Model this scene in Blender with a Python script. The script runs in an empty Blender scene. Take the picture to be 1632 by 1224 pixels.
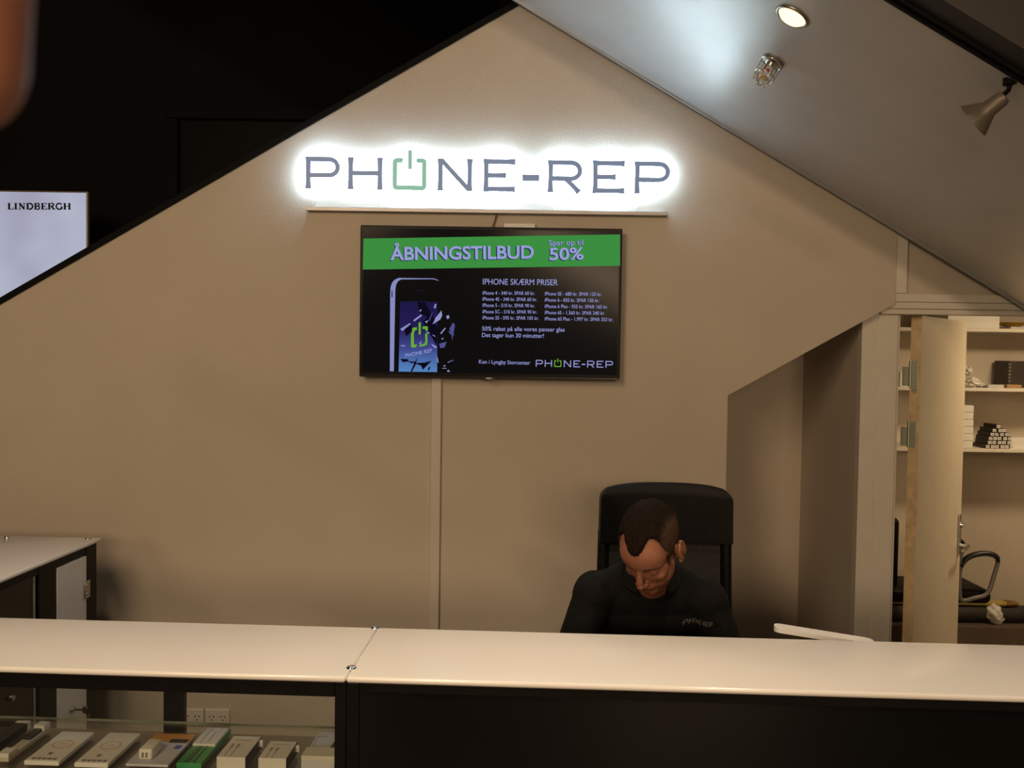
import bpy, bmesh, math, random
from mathutils import Vector, Matrix, noise
from mathutils.bvhtree import BVHTree
random.seed(7)
PI = math.pi
C = bpy.context.scene.collection
SC = bpy.context.scene

# ------------------------------------------------------------------ camera
EYE, FPX, PITCH, ROLL = 1.75, 1510.0, math.radians(2.0), 0.0145
CAM_R = Matrix.Rotation(PI/2 - PITCH, 3, 'X') @ Matrix.Rotation(ROLL, 3, 'Z')
cd = bpy.data.cameras.new('camera')
cd.sensor_width = 36.0
cd.lens = FPX/1632*36.0
cd.clip_start = 0.01
cd.dof.use_dof = True
cd.dof.focus_distance = 3.4
cd.dof.aperture_fstop = 19.6
cam = bpy.data.objects.new('camera', cd)
C.objects.link(cam)
cam.matrix_world = Matrix.Translation((0, 0, EYE)) @ CAM_R.to_4x4()
SC.camera = cam

# ------------------------------------------------------------------ exposure, world, lights
SC.view_settings.view_transform = 'Standard'
SC.view_settings.look = 'None'
SC.view_settings.exposure = 0.0
SC.view_settings.gamma = 1.0
SC.view_settings.use_curve_mapping = False
w = bpy.data.worlds.new('mall_air')
SC.world = w
w.use_nodes = True
w.node_tree.nodes['Background'].inputs[0].default_value = (1.0, 0.74, 0.5, 1)
w.node_tree.nodes['Background'].inputs[1].default_value = 0.028


def lamp(name, kind, loc, energy, col, size=0.3, target=None, spot=None, blend=0.5):
    d = bpy.data.lights.new(name, kind)
    d.energy = energy
    d.color = col
    if kind == 'AREA':
        d.shape = 'DISK'
        d.size = size
    else:
        d.shadow_soft_size = size
    if spot:
        d.spot_size = spot
        d.spot_blend = blend
    o = bpy.data.objects.new(name, d)
    C.objects.link(o)
    o.location = loc
    if target is not None:
        o.rotation_euler = (Vector(target) - Vector(loc)).to_track_quat('-Z', 'Y').to_euler()
    return o


WARM = (1.0, 0.70, 0.43)
strip = lamp('unseen_strip_light', 'AREA', (1.5, -9.5, 3.25), 260, WARM, 0.5)
strip.data.shape = 'RECTANGLE'          # unseen mall light, its long tilted shape made up to blur the hand's shadow
strip.data.size, strip.data.size_y = 3.2, 0.35
strip.rotation_euler = (PI/2, math.radians(30), 0)
lamp('mall_fill_light', 'AREA', (-4.2, -9.0, 3.8), 120, WARM, 2.2, (0, 3.9, 1.6))  # unseen mall light, disc widened to smear out the hand's shadow
lamp('mall_fill_light', 'AREA', (-1.5, -0.8, 3.3), 56, WARM, 1.3, (-0.3, 3.4, 1.3))  # unseen fill, added to light the low wall behind the case
lamp('counter_fill_spot', 'SPOT', (-0.9, 1.2, 3.75), 130, (1.0, 0.78, 0.54), 0.15, (-0.75, 2.2, 1.0), math.radians(62), 0.9)  # unseen spot, narrow beam added to brighten the left worktop
lamp('counter_fill_spot', 'SPOT', (0.9, 0.9, 4.2), 175, (1.0, 0.80, 0.58), 0.15, (0.85, 2.15, 1.0), math.radians(52), 0.9)  # second unseen spot, added for the right worktop
lamp('storeroom_lamp', 'AREA', (2.95, 4.55, 2.16), 14.5, (1.0, 0.74, 0.44), 0.25, (2.9, 4.75, 0))

# ------------------------------------------------------------------ pixel rays of the photograph's own camera, used only to measure places


def ray(px, py):
    return CAM_R @ Vector(((px - 816)/FPX, -(py - 612)/FPX, -1))


def at(px, py, ax, val):
    d = ray(px, py)
    t = (val - (0, 0, EYE)[ax])/d[ax]
    return Vector((0, 0, EYE)) + d*t


# ------------------------------------------------------------------ materials
def lin(c):
    return tuple(((v/255)/12.92 if v/255 <= 0.04045 else ((v/255 + 0.055)/1.055)**2.4) for v in c)


def P(name, col, rough=0.5, metal=0.0, var=0.08, scale=12.0, bump=0.0, bscale=60.0, emit=0.0, ecol=None, sss=0.0, spec=0.5, coat=0.0):
    m = bpy.data.materials.new(name)
    m.use_nodes = True
    nt = m.node_tree
    b = nt.nodes['Principled BSDF']
    tc = nt.nodes.new('ShaderNodeTexCoord')
    nz = nt.nodes.new('ShaderNodeTexNoise')
    nz.inputs['Scale'].default_value = scale
    nz.inputs['Detail'].default_value = 4
    nt.links.new(tc.outputs['Object'], nz.inputs['Vector'])
    rp = nt.nodes.new('ShaderNodeValToRGB')
    rp.color_ramp.elements[0].position = 0.3
    rp.color_ramp.elements[1].position = 0.7
    rp.color_ramp.elements[0].color = tuple(max(0, v*(1 - var)) for v in col) + (1,)
    rp.color_ramp.elements[1].color = tuple(min(1, v*(1 + var)) for v in col) + (1,)
    nt.links.new(nz.outputs['Fac'], rp.inputs['Fac'])
    nt.links.new(rp.outputs['Color'], b.inputs['Base Color'])
    b.inputs['Roughness'].default_value = rough
    b.inputs['Metallic'].default_value = metal
    b.inputs['Specular IOR Level'].default_value = spec
    b.inputs['Coat Weight'].default_value = coat
    if sss:
        b.inputs['Subsurface Weight'].default_value = sss
        b.inputs['Subsurface Radius'].default_value = (0.012, 0.004, 0.002)
        b.inputs['Subsurface Scale'].default_value = 0.6
    if emit:
        b.inputs['Emission Color'].default_value = tuple(ecol or col) + (1,)
        b.inputs['Emission Strength'].default_value = emit
    if bump:
        n2 = nt.nodes.new('ShaderNodeTexNoise')
        n2.inputs['Scale'].default_value = bscale
        n2.inputs['Detail'].default_value = 3
        nt.links.new(tc.outputs['Object'], n2.inputs['Vector'])
        bp = nt.nodes.new('ShaderNodeBump')
        bp.inputs['Strength'].default_value = bump
        bp.inputs['Distance'].default_value = 0.01
        nt.links.new(n2.outputs['Fac'], bp.inputs['Height'])
        nt.links.new(bp.outputs['Normal'], b.inputs['Normal'])
    return m


def EM(name, col, strength=1.0):
    m = bpy.data.materials.new(name)
    m.use_nodes = True
    nt = m.node_tree
    nt.nodes.remove(nt.nodes['Principled BSDF'])
    e = nt.nodes.new('ShaderNodeEmission')
    e.inputs[0].default_value = tuple(col) + (1,)
    e.inputs[1].default_value = strength
    nt.links.new(e.outputs[0], nt.nodes['Material Output'].inputs[0])
    return m


def GL(name, tint=(1, 1, 1), refl=1.0, rough=0.02, haze=0.0):
    m = bpy.data.materials.new(name)
    m.use_nodes = True
    nt = m.node_tree
    nt.nodes.remove(nt.nodes['Principled BSDF'])
    t = nt.nodes.new('ShaderNodeBsdfTransparent')
    t.inputs[0].default_value = tuple(tint) + (1,)
    g = nt.nodes.new('ShaderNodeBsdfGlossy')
    g.inputs['Roughness'].default_value = rough
    f = nt.nodes.new('ShaderNodeFresnel')
    f.inputs['IOR'].default_value = 1.5
    mu = nt.nodes.new('ShaderNodeMath')
    mu.operation = 'MULTIPLY'
    mu.inputs[1].default_value = refl
    nt.links.new(f.outputs[0], mu.inputs[0])
    mx = nt.nodes.new('ShaderNodeMixShader')
    nt.links.new(mu.outputs[0], mx.inputs[0])
    nt.links.new(t.outputs[0], mx.inputs[1])
    nt.links.new(g.outputs[0], mx.inputs[2])
    last = mx
    if haze:
        d = nt.nodes.new('ShaderNodeBsdfDiffuse')
        d.inputs[0].default_value = (0.8, 0.82, 0.78, 1)
        m2 = nt.nodes.new('ShaderNodeMixShader')
        m2.inputs[0].default_value = haze
        nt.links.new(mx.outputs[0], m2.inputs[1])
        nt.links.new(d.outputs[0], m2.inputs[2])
        last = m2
    nt.links.new(last.outputs[0], nt.nodes['Material Output'].inputs[0])
    return m


def MESHCLOTH(name):
    m = P(name, (0.012, 0.011, 0.011), 0.7, var=0.3, scale=30)
    nt = m.node_tree
    b = nt.nodes['Principled BSDF']
    t = nt.nodes.new('ShaderNodeBsdfTransparent')
    vor = nt.nodes.new('ShaderNodeTexVoronoi')
    vor.inputs['Scale'].default_value = 350
    tc = nt.nodes.new('ShaderNodeTexCoord')
    nt.links.new(tc.outputs['Object'], vor.inputs['Vector'])
    cmp_ = nt.nodes.new('ShaderNodeMath')
    cmp_.operation = 'LESS_THAN'
    cmp_.inputs[1].default_value = 0.24
    nt.links.new(vor.outputs['Distance'], cmp_.inputs[0])
    mx = nt.nodes.new('ShaderNodeMixShader')
    nt.links.new(cmp_.outputs[0], mx.inputs[0])
    nt.links.new(b.outputs[0], mx.inputs[1])
    nt.links.new(t.outputs[0], mx.inputs[2])
    nt.links.new(mx.outputs[0], nt.nodes['Material Output'].inputs[0])
    return m


M = {}
M['wall'] = P('beige_wall_paint', (0.53, 0.47, 0.385), 0.75, var=0.03, scale=3, bump=0.12, bscale=180)
M['alcove'] = P('alcove_paint', (0.60, 0.53, 0.44), 0.8, var=0.03, scale=3, bump=0.1, bscale=180)
M['trimw'] = P('white_gloss_paint', (0.66, 0.62, 0.54), 0.45, var=0.03)
M['door'] = P('cream_door_paint', (0.72, 0.64, 0.50), 0.4, var=0.03)
M['wood'] = P('raw_pine_edge', (0.56, 0.42, 0.24), 0.6, var=0.18, scale=25)
M['soffit'] = P('grey_metal_soffit', (0.56, 0.55, 0.53), 0.36, metal=0.5, var=0.04, scale=5, bump=0.03, bscale=400)
M['blacktrim'] = P('black_trim_metal', (0.005, 0.005, 0.005), 0.7, spec=0.1)
M['void'] = P('black_shopfront_panel', (0.008, 0.0078, 0.0078), 0.8, var=0.15, scale=2, spec=0.2)
M['void2'] = P('dark_glass_shopfront', (0.004, 0.004, 0.004), 0.5, var=0.1, spec=0.15)
M['floor'] = P('grey_floor_tile', (0.16, 0.14, 0.12), 0.4, var=0.12, scale=4)
M['acry'] = P('white_acrylic', (0.86, 0.84, 0.81), 0.15, var=0.015, scale=3)
M['blackfr'] = P('black_frame_lacquer', (0.005, 0.0045, 0.0045), 0.45, var=0.2, spec=0.15)
M['blackgl'] = P('black_gloss_panel', (0.005, 0.005, 0.005), 0.15, var=0.2, scale=3, spec=0.2)
M['chrome'] = P('chrome', (0.75, 0.75, 0.74), 0.15, metal=1.0, var=0.05)
M['steel'] = P('brushed_steel', (0.42, 0.40, 0.37), 0.35, metal=1.0, var=0.1, scale=40)
M['brass'] = P('brass', (0.60, 0.40, 0.16), 0.25, metal=1.0)
M['zinc'] = P('greenish_zinc', (0.38, 0.41, 0.33), 0.4, metal=0.7)
M['deck'] = P('taupe_laminate', (0.19, 0.12, 0.085), 0.5, var=0.06, scale=6)
M['whitep'] = P('white_plastic', (0.74, 0.72, 0.68), 0.4, var=0.02)
M['greyp'] = P('pale_grey_plastic', (0.50, 0.49, 0.48), 0.4, var=0.04)
M['card'] = P('white_card', (0.72, 0.70, 0.66), 0.55, var=0.03)
M['black'] = P('black_plastic', (0.010, 0.010, 0.010), 0.4, var=0.2)
M['leather'] = P('black_leather', (0.0045, 0.004, 0.004), 0.5, var=0.3, scale=60, bump=0.2, bscale=220, spec=0.15)
M['gap'] = P('dark_hole', (0.01, 0.009, 0.008), 0.8)
M['glass'] = GL('clear_glass', (0.97, 0.985, 0.965), 0.28, haze=0.003)
M['glassedge'] = P('glass_edge', (0.45, 0.47, 0.38), 0.3, var=0.05)
M['glassdark'] = GL('smoked_glass', (0.25, 0.22, 0.2), 0.9)
M['skin'] = P('skin', (0.27, 0.105, 0.058), 0.6, var=0.10, scale=25, bump=0.08, bscale=300, sss=0.12)
M['shirt'] = P('black_cotton', (0.0040, 0.0040, 0.0042), 0.9, var=0.25, scale=60, bump=0.25, bscale=35, spec=0.2)
M['trouser'] = P('dark_denim', (0.012, 0.014, 0.022), 0.85, var=0.25, scale=90)
M['shoe'] = P('shoe_leather', (0.01, 0.009, 0.009), 0.4)
M['hair'] = P('dark_brown_hair', (0.010, 0.0055, 0.0035), 0.85, var=0.55, scale=180, bump=0.5, bscale=400, spec=0.12)
M['hairside'] = P('clipped_brown_hair', (0.085, 0.050, 0.030), 0.7, var=0.35, scale=220, bump=0.4, bscale=500)
M['lash'] = P('dark_lashes', (0.02, 0.012, 0.008), 0.7)
M['lip'] = P('lip_skin', (0.36, 0.14, 0.10), 0.45, sss=0.1)
M['letter'] = P('bloom_washed_letter_face', (0.14, 0.20, 0.32), 0.45, var=0.05, emit=1.0, ecol=(0.075, 0.115, 0.20))  # blue tint and faint glow paint the backlight's bloom onto the face
M['letterg'] = P('bloom_washed_green_face', (0.18, 0.42, 0.36), 0.45, var=0.05, emit=1.0, ecol=(0.12, 0.30, 0.25))  # glow stands for the same bloom washing over the power symbol
M['led'] = EM('white_led', (0.58, 0.80, 1.0), 44.0)
M['bulb'] = EM('halogen_bulb', (1.0, 0.62, 0.26), 3.4)


# ------------------------------------------------------------------ object helpers
def wmat(o):
    m = o.matrix_basis.copy()
    p = o.parent
    while p:
        m = p.matrix_basis @ m
        p = p.parent
    return m


def link_mesh(name, me, parent=None, m=None, smooth=False, origin=None):
    """me holds world coordinates; it is moved into the local space of its thing"""
    if parent:
        me.transform(wmat(parent).inverted())
        loc = Vector()
    else:
        vs = [v.co for v in me.vertices]
        loc = Vector(origin) if origin is not None else Vector(((min(v.x for v in vs) + max(v.x for v in vs))/2, (min(v.y for v in vs) + max(v.y for v in vs))/2, min(v.z for v in vs)))
        me.transform(Matrix.Translation(-loc))
    o = bpy.data.objects.new(name, me)
    C.objects.link(o)
    o.location = loc
    if parent:
        o.parent = parent
    if m:
        me.materials.clear()
        for q in (m if isinstance(m, (list, tuple)) else [m]):
            me.materials.append(q)
    if smooth:
        for p in me.polygons:
            p.use_smooth = True
    return o


def obj(name, bm, m, parent=None, smooth=False, X=None, sharp=None):
    if X is not None:
        bm.transform(X)
    bmesh.ops.recalc_face_normals(bm, faces=bm.faces)
    me = bpy.data.meshes.new(name)
    bm.to_mesh(me)
    bm.free()
    o = link_mesh(name, me, parent, m, smooth)
    if smooth and sharp:
        me.set_sharp_from_angle(angle=math.radians(sharp))
    return o


def thing(name, label, cat, loc=(0, 0, 0), rz=0.0, group=None):
    o = bpy.data.objects.new(name, None)
    o.empty_display_size = 0.1
    C.objects.link(o)
    o.location = loc
    o.rotation_euler = (0, 0, rz)
    tag(o, label, cat, group)
    return o


def tag(o, label, cat, group=None):
    o['label'] = label
    o['category'] = cat
    if group:
        o['group'] = group
    return o


def struct(name, bm, m, label=None, cat=None, **k):
    o = obj(name, bm, m, **k)
    o['kind'] = 'structure'
    if label:
        o['label'] = label
        o['category'] = cat or 'wall'
    return o


def B():
    return bmesh.new()


def box(bm, lo, hi, bev=0.0, seg=2, X=None):
    lo, hi = Vector(lo), Vector(hi)
    r = bmesh.ops.create_cube(bm, size=1.0)
    vs = r['verts']
    s = hi - lo
    for v in vs:
        v.co = Vector((v.co.x*s.x, v.co.y*s.y, v.co.z*s.z)) + (lo + hi)/2
    if bev:
        es = list({e for v in vs for e in v.link_edges})
        r2 = bmesh.ops.bevel(bm, geom=es, offset=bev, segments=seg, affect='EDGES', profile=0.5)
        vs = list({v for f in r2['faces'] for v in f.verts} | {v for v in vs if v.is_valid})
    if X is not None:
        for v in vs:
            v.co = X @ v.co
    return vs


def cone(bm, p0, p1, r0, r1, n=20, caps=True):
    p0, p1 = Vector(p0), Vector(p1)
    q = (p1 - p0).to_track_quat('Z', 'Y').to_matrix()
    A, D = ([bm.verts.new(p + q @ Vector((r*math.cos(2*PI*j/n), r*math.sin(2*PI*j/n), 0))) for j in range(n)] for p, r in ((p0, r0), (p1, r1)))
    for j in range(n):
        k = (j + 1) % n
        bm.faces.new((A[j], A[k], D[k], D[j]))
    if caps:
        bm.faces.new(A[::-1])
        bm.faces.new(D)


def ball(bm, c, r, rot=None, n=20):
    r = Vector(r) if not isinstance(r, (int, float)) else Vector((r, r, r))
    X = Matrix.Translation(c) @ (rot.to_4x4() if rot else Matrix()) @ Matrix.Diagonal((r.x, r.y, r.z, 1))
    m = max(8, n*2//3)
    rings = [[bm.verts.new(X @ Vector((math.sin(PI*i/m)*math.cos(2*PI*j/n), math.sin(PI*i/m)*math.sin(2*PI*j/n), math.cos(PI*i/m)))) for j in range(n)] for i in range(1, m)]
    t, b = bm.verts.new(X @ Vector((0, 0, 1))), bm.verts.new(X @ Vector((0, 0, -1)))
    for j in range(n):
        k = (j + 1) % n
        bm.faces.new((t, rings[0][j], rings[0][k]))
        bm.faces.new((b, rings[-1][k], rings[-1][j]))
        for i in range(m - 2):
            bm.faces.new((rings[i][j], rings[i + 1][j], rings[i + 1][k], rings[i][k]))


def cap(bm, p0, p1, r0, r1, n=16):
    cone(bm, p0, p1, r0, r1, n)
    ball(bm, p0, r0, n=n)
    ball(bm, p1, r1, n=n)


def tube(bm, pts, r, n=10, closed=False):
    """swept tube with clean joints; r may be a list"""
    pts = [Vector(p) for p in pts]
    k = len(pts)
    rings = []
    up = None
    for i, p in enumerate(pts):
        a = pts[(i - 1) % k] if (closed or i > 0) else p
        b = pts[(i + 1) % k] if (closed or i < k - 1) else p
        t = (b - a).normalized()
        if up is None:
            up = Vector((0, 0, 1)) if abs(t.z) < 0.9 else Vector((1, 0, 0))
        u = (up - t*up.dot(t)).normalized()
        up = u
        v = t.cross(u)
        rr = r[i] if isinstance(r, (list, tuple)) else r
        if not isinstance(rr, (list, tuple)):
            rr = (rr, rr)
        rings.append([bm.verts.new(p + u*math.cos(2*PI*j/n)*rr[0] + v*math.sin(2*PI*j/n)*rr[1]) for j in range(n)])
    for i in range(k if closed else k - 1):
        A, D = rings[i], rings[(i + 1) % k]
        for j in range(n):
            bm.faces.new((A[j], A[(j + 1) % n], D[(j + 1) % n], D[j]))
    if not closed:
        bm.faces.new(rings[0][::-1])
        bm.faces.new(rings[-1])


def prism(bm, pts, d):
    """pts: planar loop of world points, extruded by vector d"""
    d = Vector(d)
    a = [bm.verts.new(Vector(p)) for p in pts]
    b = [bm.verts.new(Vector(p) + d) for p in pts]
    n = len(a)
    bm.faces.new(a)
    bm.faces.new(b[::-1])
    for i in range(n):
        bm.faces.new((a[i], b[i], b[(i + 1) % n], a[(i + 1) % n]))


def lathe(bm, prof, c=(0, 0, 0), n=24, X=None):
    """prof: list of (r, z)"""
    X = X or Matrix()
    rings = []
    for r, z in prof:
        rings.append([bm.verts.new(X @ (Vector(c) + Vector((r*math.cos(2*PI*j/n), r*math.sin(2*PI*j/n), z)))) for j in range(n)])
    for i in range(len(rings) - 1):
        for j in range(n):
            bm.faces.new((rings[i][j], rings[i][(j + 1) % n], rings[i + 1][(j + 1) % n], rings[i + 1][j]))
    bm.faces.new(rings[0][::-1])
    bm.faces.new(rings[-1])


def catmull(pts, k=8, closed=False):
    pts = [Vector(p) for p in pts]
    n = len(pts)
    out = []
    rng = range(n if closed else n - 1)
    for i in rng:
        p1, p2 = pts[i], pts[(i + 1) % n]
        p0 = pts[(i - 1) % n] if (closed or i > 0) else p1*2 - p2
        p3 = pts[(i + 2) % n] if (closed or i < n - 2) else p2*2 - p1
        for j in range(k):
            t = j/k
            out.append(0.5*((2*p1) + (p2 - p0)*t + (2*p0 - 5*p1 + 4*p2 - p3)*t*t + (3*p1 - p0 - 3*p2 + p3)*t**3))
    if not closed:
        out.append(pts[-1])
    return out


def remesh(bm, voxel, smooth_it=4, fac=0.5):
    """union of overlapping closed shapes as one continuous surface; returns a mesh"""
    me = bpy.data.meshes.new('tmp')
    bm.to_mesh(me)
    bm.free()
    o = bpy.data.objects.new('tmp', me)
    C.objects.link(o)
    r = o.modifiers.new('r', 'REMESH')
    r.mode = 'VOXEL'
    r.voxel_size = voxel
    s = o.modifiers.new('s', 'SMOOTH')
    s.iterations = smooth_it
    s.factor = fac
    dg = bpy.context.evaluated_depsgraph_get()
    res = bpy.data.meshes.new_from_object(o.evaluated_get(dg))
    bpy.data.objects.remove(o)
    bpy.data.meshes.remove(me)
    return res


# ------------------------------------------------------------------ writing
def font_mesh(s, bold=0.0, depth=0.0):
    c = bpy.data.curves.new('t', 'FONT')
    c.body = s
    c.size = 1.0
    c.offset = bold
    c.extrude = depth
    c.resolution_u = 4
    o = bpy.data.objects.new('t', c)
    C.objects.link(o)
    dg = bpy.context.evaluated_depsgraph_get()
    me = bpy.data.meshes.new_from_object(o.evaluated_get(dg))
    bpy.data.objects.remove(o)
    bpy.data.curves.remove(c)
    return me


def caph(bold):
    me = font_mesh('H', bold)
    h = [v.co.y for v in me.vertices]
    return min(h), max(h)


def text_on(name, s, p0, p1, cap_h, nrm, m, parent, bold=0.02):
    """writes s along the line p0-p1 (its baseline ends) on a real flat surface whose normal is nrm"""
    me = font_mesh(s, bold)
    lo, hi = caph(bold)
    xs = [v.co.x for v in me.vertices]
    x0, x1 = min(xs), max(xs)
    p0, p1 = Vector(p0), Vector(p1)
    ex = (p1 - p0).normalized()
    n = Vector(nrm).normalized()
    ey = n.cross(ex)
    sx = (p1 - p0).length/(x1 - x0)
    sy = cap_h/(hi - lo)
    for v in me.vertices:
        v.co = p0 + ex*((v.co.x - x0)*sx) + ey*((v.co.y - lo)*sy) + n*0.0
    return link_mesh(name, me, parent, m)


def stroke(p0, p1, wd, flare=0.0, k=7):
    p0, p1 = Vector(p0), Vector(p1)
    t = (p1 - p0).normalized()
    nn = Vector((-t.y, t.x))
    A, D = [], []
    for i in range(k + 1):
        s = i/k
        hw = wd/2*(1 + flare*(abs(2*s - 1)**4))
        q = p0.lerp(p1, s)
        A.append(q + nn*hw)
        D.append(q - nn*hw)
    return A + D[::-1]


def arc(c, rx, ry, a0, a1, wd, k=14):
    A, D = [], []
    for i in range(k + 1):
        a = math.radians(a0 + (a1 - a0)*i/k)
        A.append(Vector((c[0] + (rx + wd/2)*math.cos(a), c[1] + (ry + wd/2)*math.sin(a))))
        D.append(Vector((c[0] + (rx - wd/2)*math.cos(a), c[1] + (ry - wd/2)*math.sin(a))))
    return A + D[::-1]


def glyph(ch, W, H, wd, fl=0.0):
    """wide drawn capitals of the shop's logo inside a W x H box"""
    h = wd/2
    S = lambda a, b, f=fl: stroke(a, b, wd, f)
    out = []
    if ch in 'PR':
        mid, top = 0.43*H, H - h
        ry = (top - mid)/2
        rx = min(0.30*W, ry*1.1)
        out += [S((h, 0), (h, H)), S((h, top), (W - rx - h, top), 0), S((h, mid), (W - rx - h, mid), 0), arc((W - rx - h, (top + mid)/2), rx, ry, 90, -90, wd)]
        if ch == 'R':
            out.append(S((0.52*W, mid), (W - h*1.2, 0), fl))
    elif ch == 'H':
        out += [S((h, 0), (h, H)), S((W - h, 0), (W - h, H)), S((h, H*0.51), (W - h, H*0.51), 0)]
    elif ch == 'N':
        out += [S((h, 0), (h, H)), S((W - h, 0), (W - h, H)), S((h*1.2, H - h*0.4), (W - h*1.2, h*0.4), 0)]
    elif ch == 'E':
        out += [S((h, 0), (h, H)), S((0, H - h), (W, H - h)), S((0, h), (W, h)), S((h, H*0.5), (W*0.72, H*0.5))]
    elif ch == '-':
        out += [stroke((0, H*0.44), (W, H*0.44), wd*1.35, 0)]
    elif ch == 'O':
        r = 0.14*H
        out += [S((r, h), (W - r, h), 0), S((h, r), (h, H - r), 0), S((W - h, r), (W - h, H - r), 0),
                arc((r, r), r - h, r - h, 180, 270, wd, 6), arc((W - r, r), r - h, r - h, 270, 360, wd, 6),
                arc((r, H - r), r - h, r - h, 180, 90, wd, 6), arc((W - r, H - r), r - h, r - h, 0, 90, wd, 6),
                S((r, H - h), (0.30*W, H - h), 0), S((W - r, H - h), (0.70*W, H - h), 0)]
        out.append(stroke((0.51*W, 0.66*H), (0.51*W, 1.25*H), wd*0.9, 0))
    return out


LOGO = [('P', 70, 208), ('H', 242, 380), ('O', 422, 560), ('N', 607, 745), ('E', 793, 920), ('-', 950, 1018), ('R', 1055, 1193), ('E', 1237, 1365), ('P', 1407, 1550)]
LOGO_L, LOGO_R = 70.0, 1550.0


def put_polys(bm, polys, O, ex, ey, n, depth):
    for i, pl in enumerate(polys):      # strokes overlap at joints, so each sits a hair deeper than the last
        prism(bm, [O + ex*p.x + ey*p.y + n*(depth*0.03*i) for p in pl], n*depth)


# ------------------------------------------------------------------ setting: floors and walls
WY = 3.9                      # face of the gable wall
bm = B(); box(bm, (-9, -6, -0.12), (8, 9, 0.0)); struct('floor', bm, M['floor'], 'floor of the shop under the counters', 'floor')

peak = at(828, 8, 1, WY); left = at(0, 486, 1, WY)
sl = (peak.z - left.z)/(peak.x - left.x)
xl = peak.x - peak.z/sl
s0 = at(822, 0, 1, WY - 0.03); s1 = at(1632, 488, 1, WY - 0.03)
ss = (s1.z - s0.z)/(s1.x - s0.x)
soff = lambda x: s0.z + ss*(x - s0.x)       # underside height of the right-hand escalator
xr = at(1430, 376, 1, WY).x
a1 = at(1160, 630, 1, WY); a2 = at(1430, 484, 1, WY)
bm = B()
prism(bm, [(xl, WY, 0), (a1.x, WY, 0), (a1.x, WY, a1.z), (xr, WY, a2.z), (xr, WY, soff(xr) + 0.02), (peak.x + 0.012, WY, soff(peak.x + 0.012) + 0.02), (peak.x, WY, peak.z), ], (0, 0.05, 0))
struct('wall_back', bm, M['wall'], 'beige gable wall under the escalators carrying the sign and screen', 'wall')
# black edging along the rising left edge of the gable
d = Vector((peak.x - xl, 0, peak.z)).normalized(); nn = Vector((-d.z, 0, d.x))
bm = B()
p0 = Vector((xl, WY - 0.014, 0)) - d*0.2; p1 = Vector((peak.x, WY - 0.014, peak.z)) + d*0.35
prism(bm, [p0, p1, p1 + nn*0.022, p0 + nn*0.022], (0, 0.07, 0))
struct('trim_1', bm, M['blacktrim'], 'black edging along the rising left edge of the gable wall', 'trim')

# alcove under the slope, to the right of the person
AX1 = 1.457; AY = 4.74
bm = B(); box(bm, (-0.1, AY, 0), (AX1 + 0.06, AY + 0.06, 2.2)); struct('wall_alcove_back', bm, M['alcove'], 'shadowed back wall of the alcove under the slope', 'wall')
bm = B(); box(bm, (AX1, WY + 0.06, 0), (AX1 + 0.06, AY, 2.2)); struct('wall_alcove_right', bm, M['alcove'], 'dark side wall of the alcove under the slope', 'wall')
bm = B(); box(bm, (-0.1, WY + 0.05, 0), (-0.04, AY, 2.2)); struct('wall_alcove_left', bm, M['alcove'])
bm = B(); prism(bm, [(-0.1, WY + 0.05, 1.13), (AX1 + 0.06, WY + 0.05, 2.0), (AX1 + 0.06, WY + 0.05, 2.06), (-0.1, WY + 0.05, 1.19)], (0, AY - WY, 0)); struct('ceiling_alcove', bm, M['alcove'])

# jamb strip, door frame and the panel over the door
DY = WY + 0.02
j0 = at(1379, 515, 1, DY).x; j1 = at(1405, 515, 1, DY).x; j2 = at(1442, 515, 1, DY).x
head = at(1530, 502, 1, DY).z; head_t = at(1500, 492, 1, DY).z
bm = B(); box(bm, (j0, WY + 0.052, 0), (j1, WY + 0.10, 2.1)); struct('trim_2', bm, M['trimw'], 'pale vertical strip between the alcove and the door frame', 'trim')
DR = j2 + 0.86
bm = B()
box(bm, (j1, WY + 0.051, 0), (j2 - 0.012, WY + 0.115, head_t + 0.02), 0.004)
box(bm, (j2 - 0.012, WY + 0.062, 0), (j2, WY + 0.15, head), 0.003)
box(bm, (DR, WY + 0.03, 0), (DR + 0.08, WY + 0.10, head_t + 0.02), 0.004)
box(bm, (j1, WY + 0.028, head), (DR + 0.08, WY + 0.10, head + 0.022), 0.003)
box(bm, (j1, WY + 0.018, head + 0.022), (DR + 0.08, WY + 0.10, head + 0.05), 0.004)
fr = struct('door_frame', bm, M['trimw'], 'cream door frame around the storeroom doorway', 'door frame')
# panel over the door, with its small trims
bm = B()
zz = head + 0.045
prism(bm, [(xr + 0.001, WY + 0.03, zz), (4.2, WY + 0.03, zz), (4.2, WY + 0.03, 2.5), (xr + 0.001, WY + 0.03, 2.5)], (0, 0.03, 0))
struct('wall_over_door', bm, M['wall'], 'pale panel over the storeroom door under the grey slope', 'wall')
lx = at(1445, 420, 1, WY + 0.02).x; tz = at(1445, 468, 1, WY + 0.02).z
bm = B(); box(bm, (xr + 0.001, WY + 0.008, tz), (lx, WY + 0.03, 2.5), 0.003); box(bm, (xr + 0.001, WY + 0.012, head + 0.05), (4.2, WY + 0.03, tz), 0.003)
struct('trim_3', bm, M['trimw'], 'narrow trim strips framing the panel over the door', 'trim')
bm = B(); box(bm, (DR + 0.08, WY + 0.03, 0), (4.2, WY + 0.09, zz)); struct('wall_right', bm, M['wall'])

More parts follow.
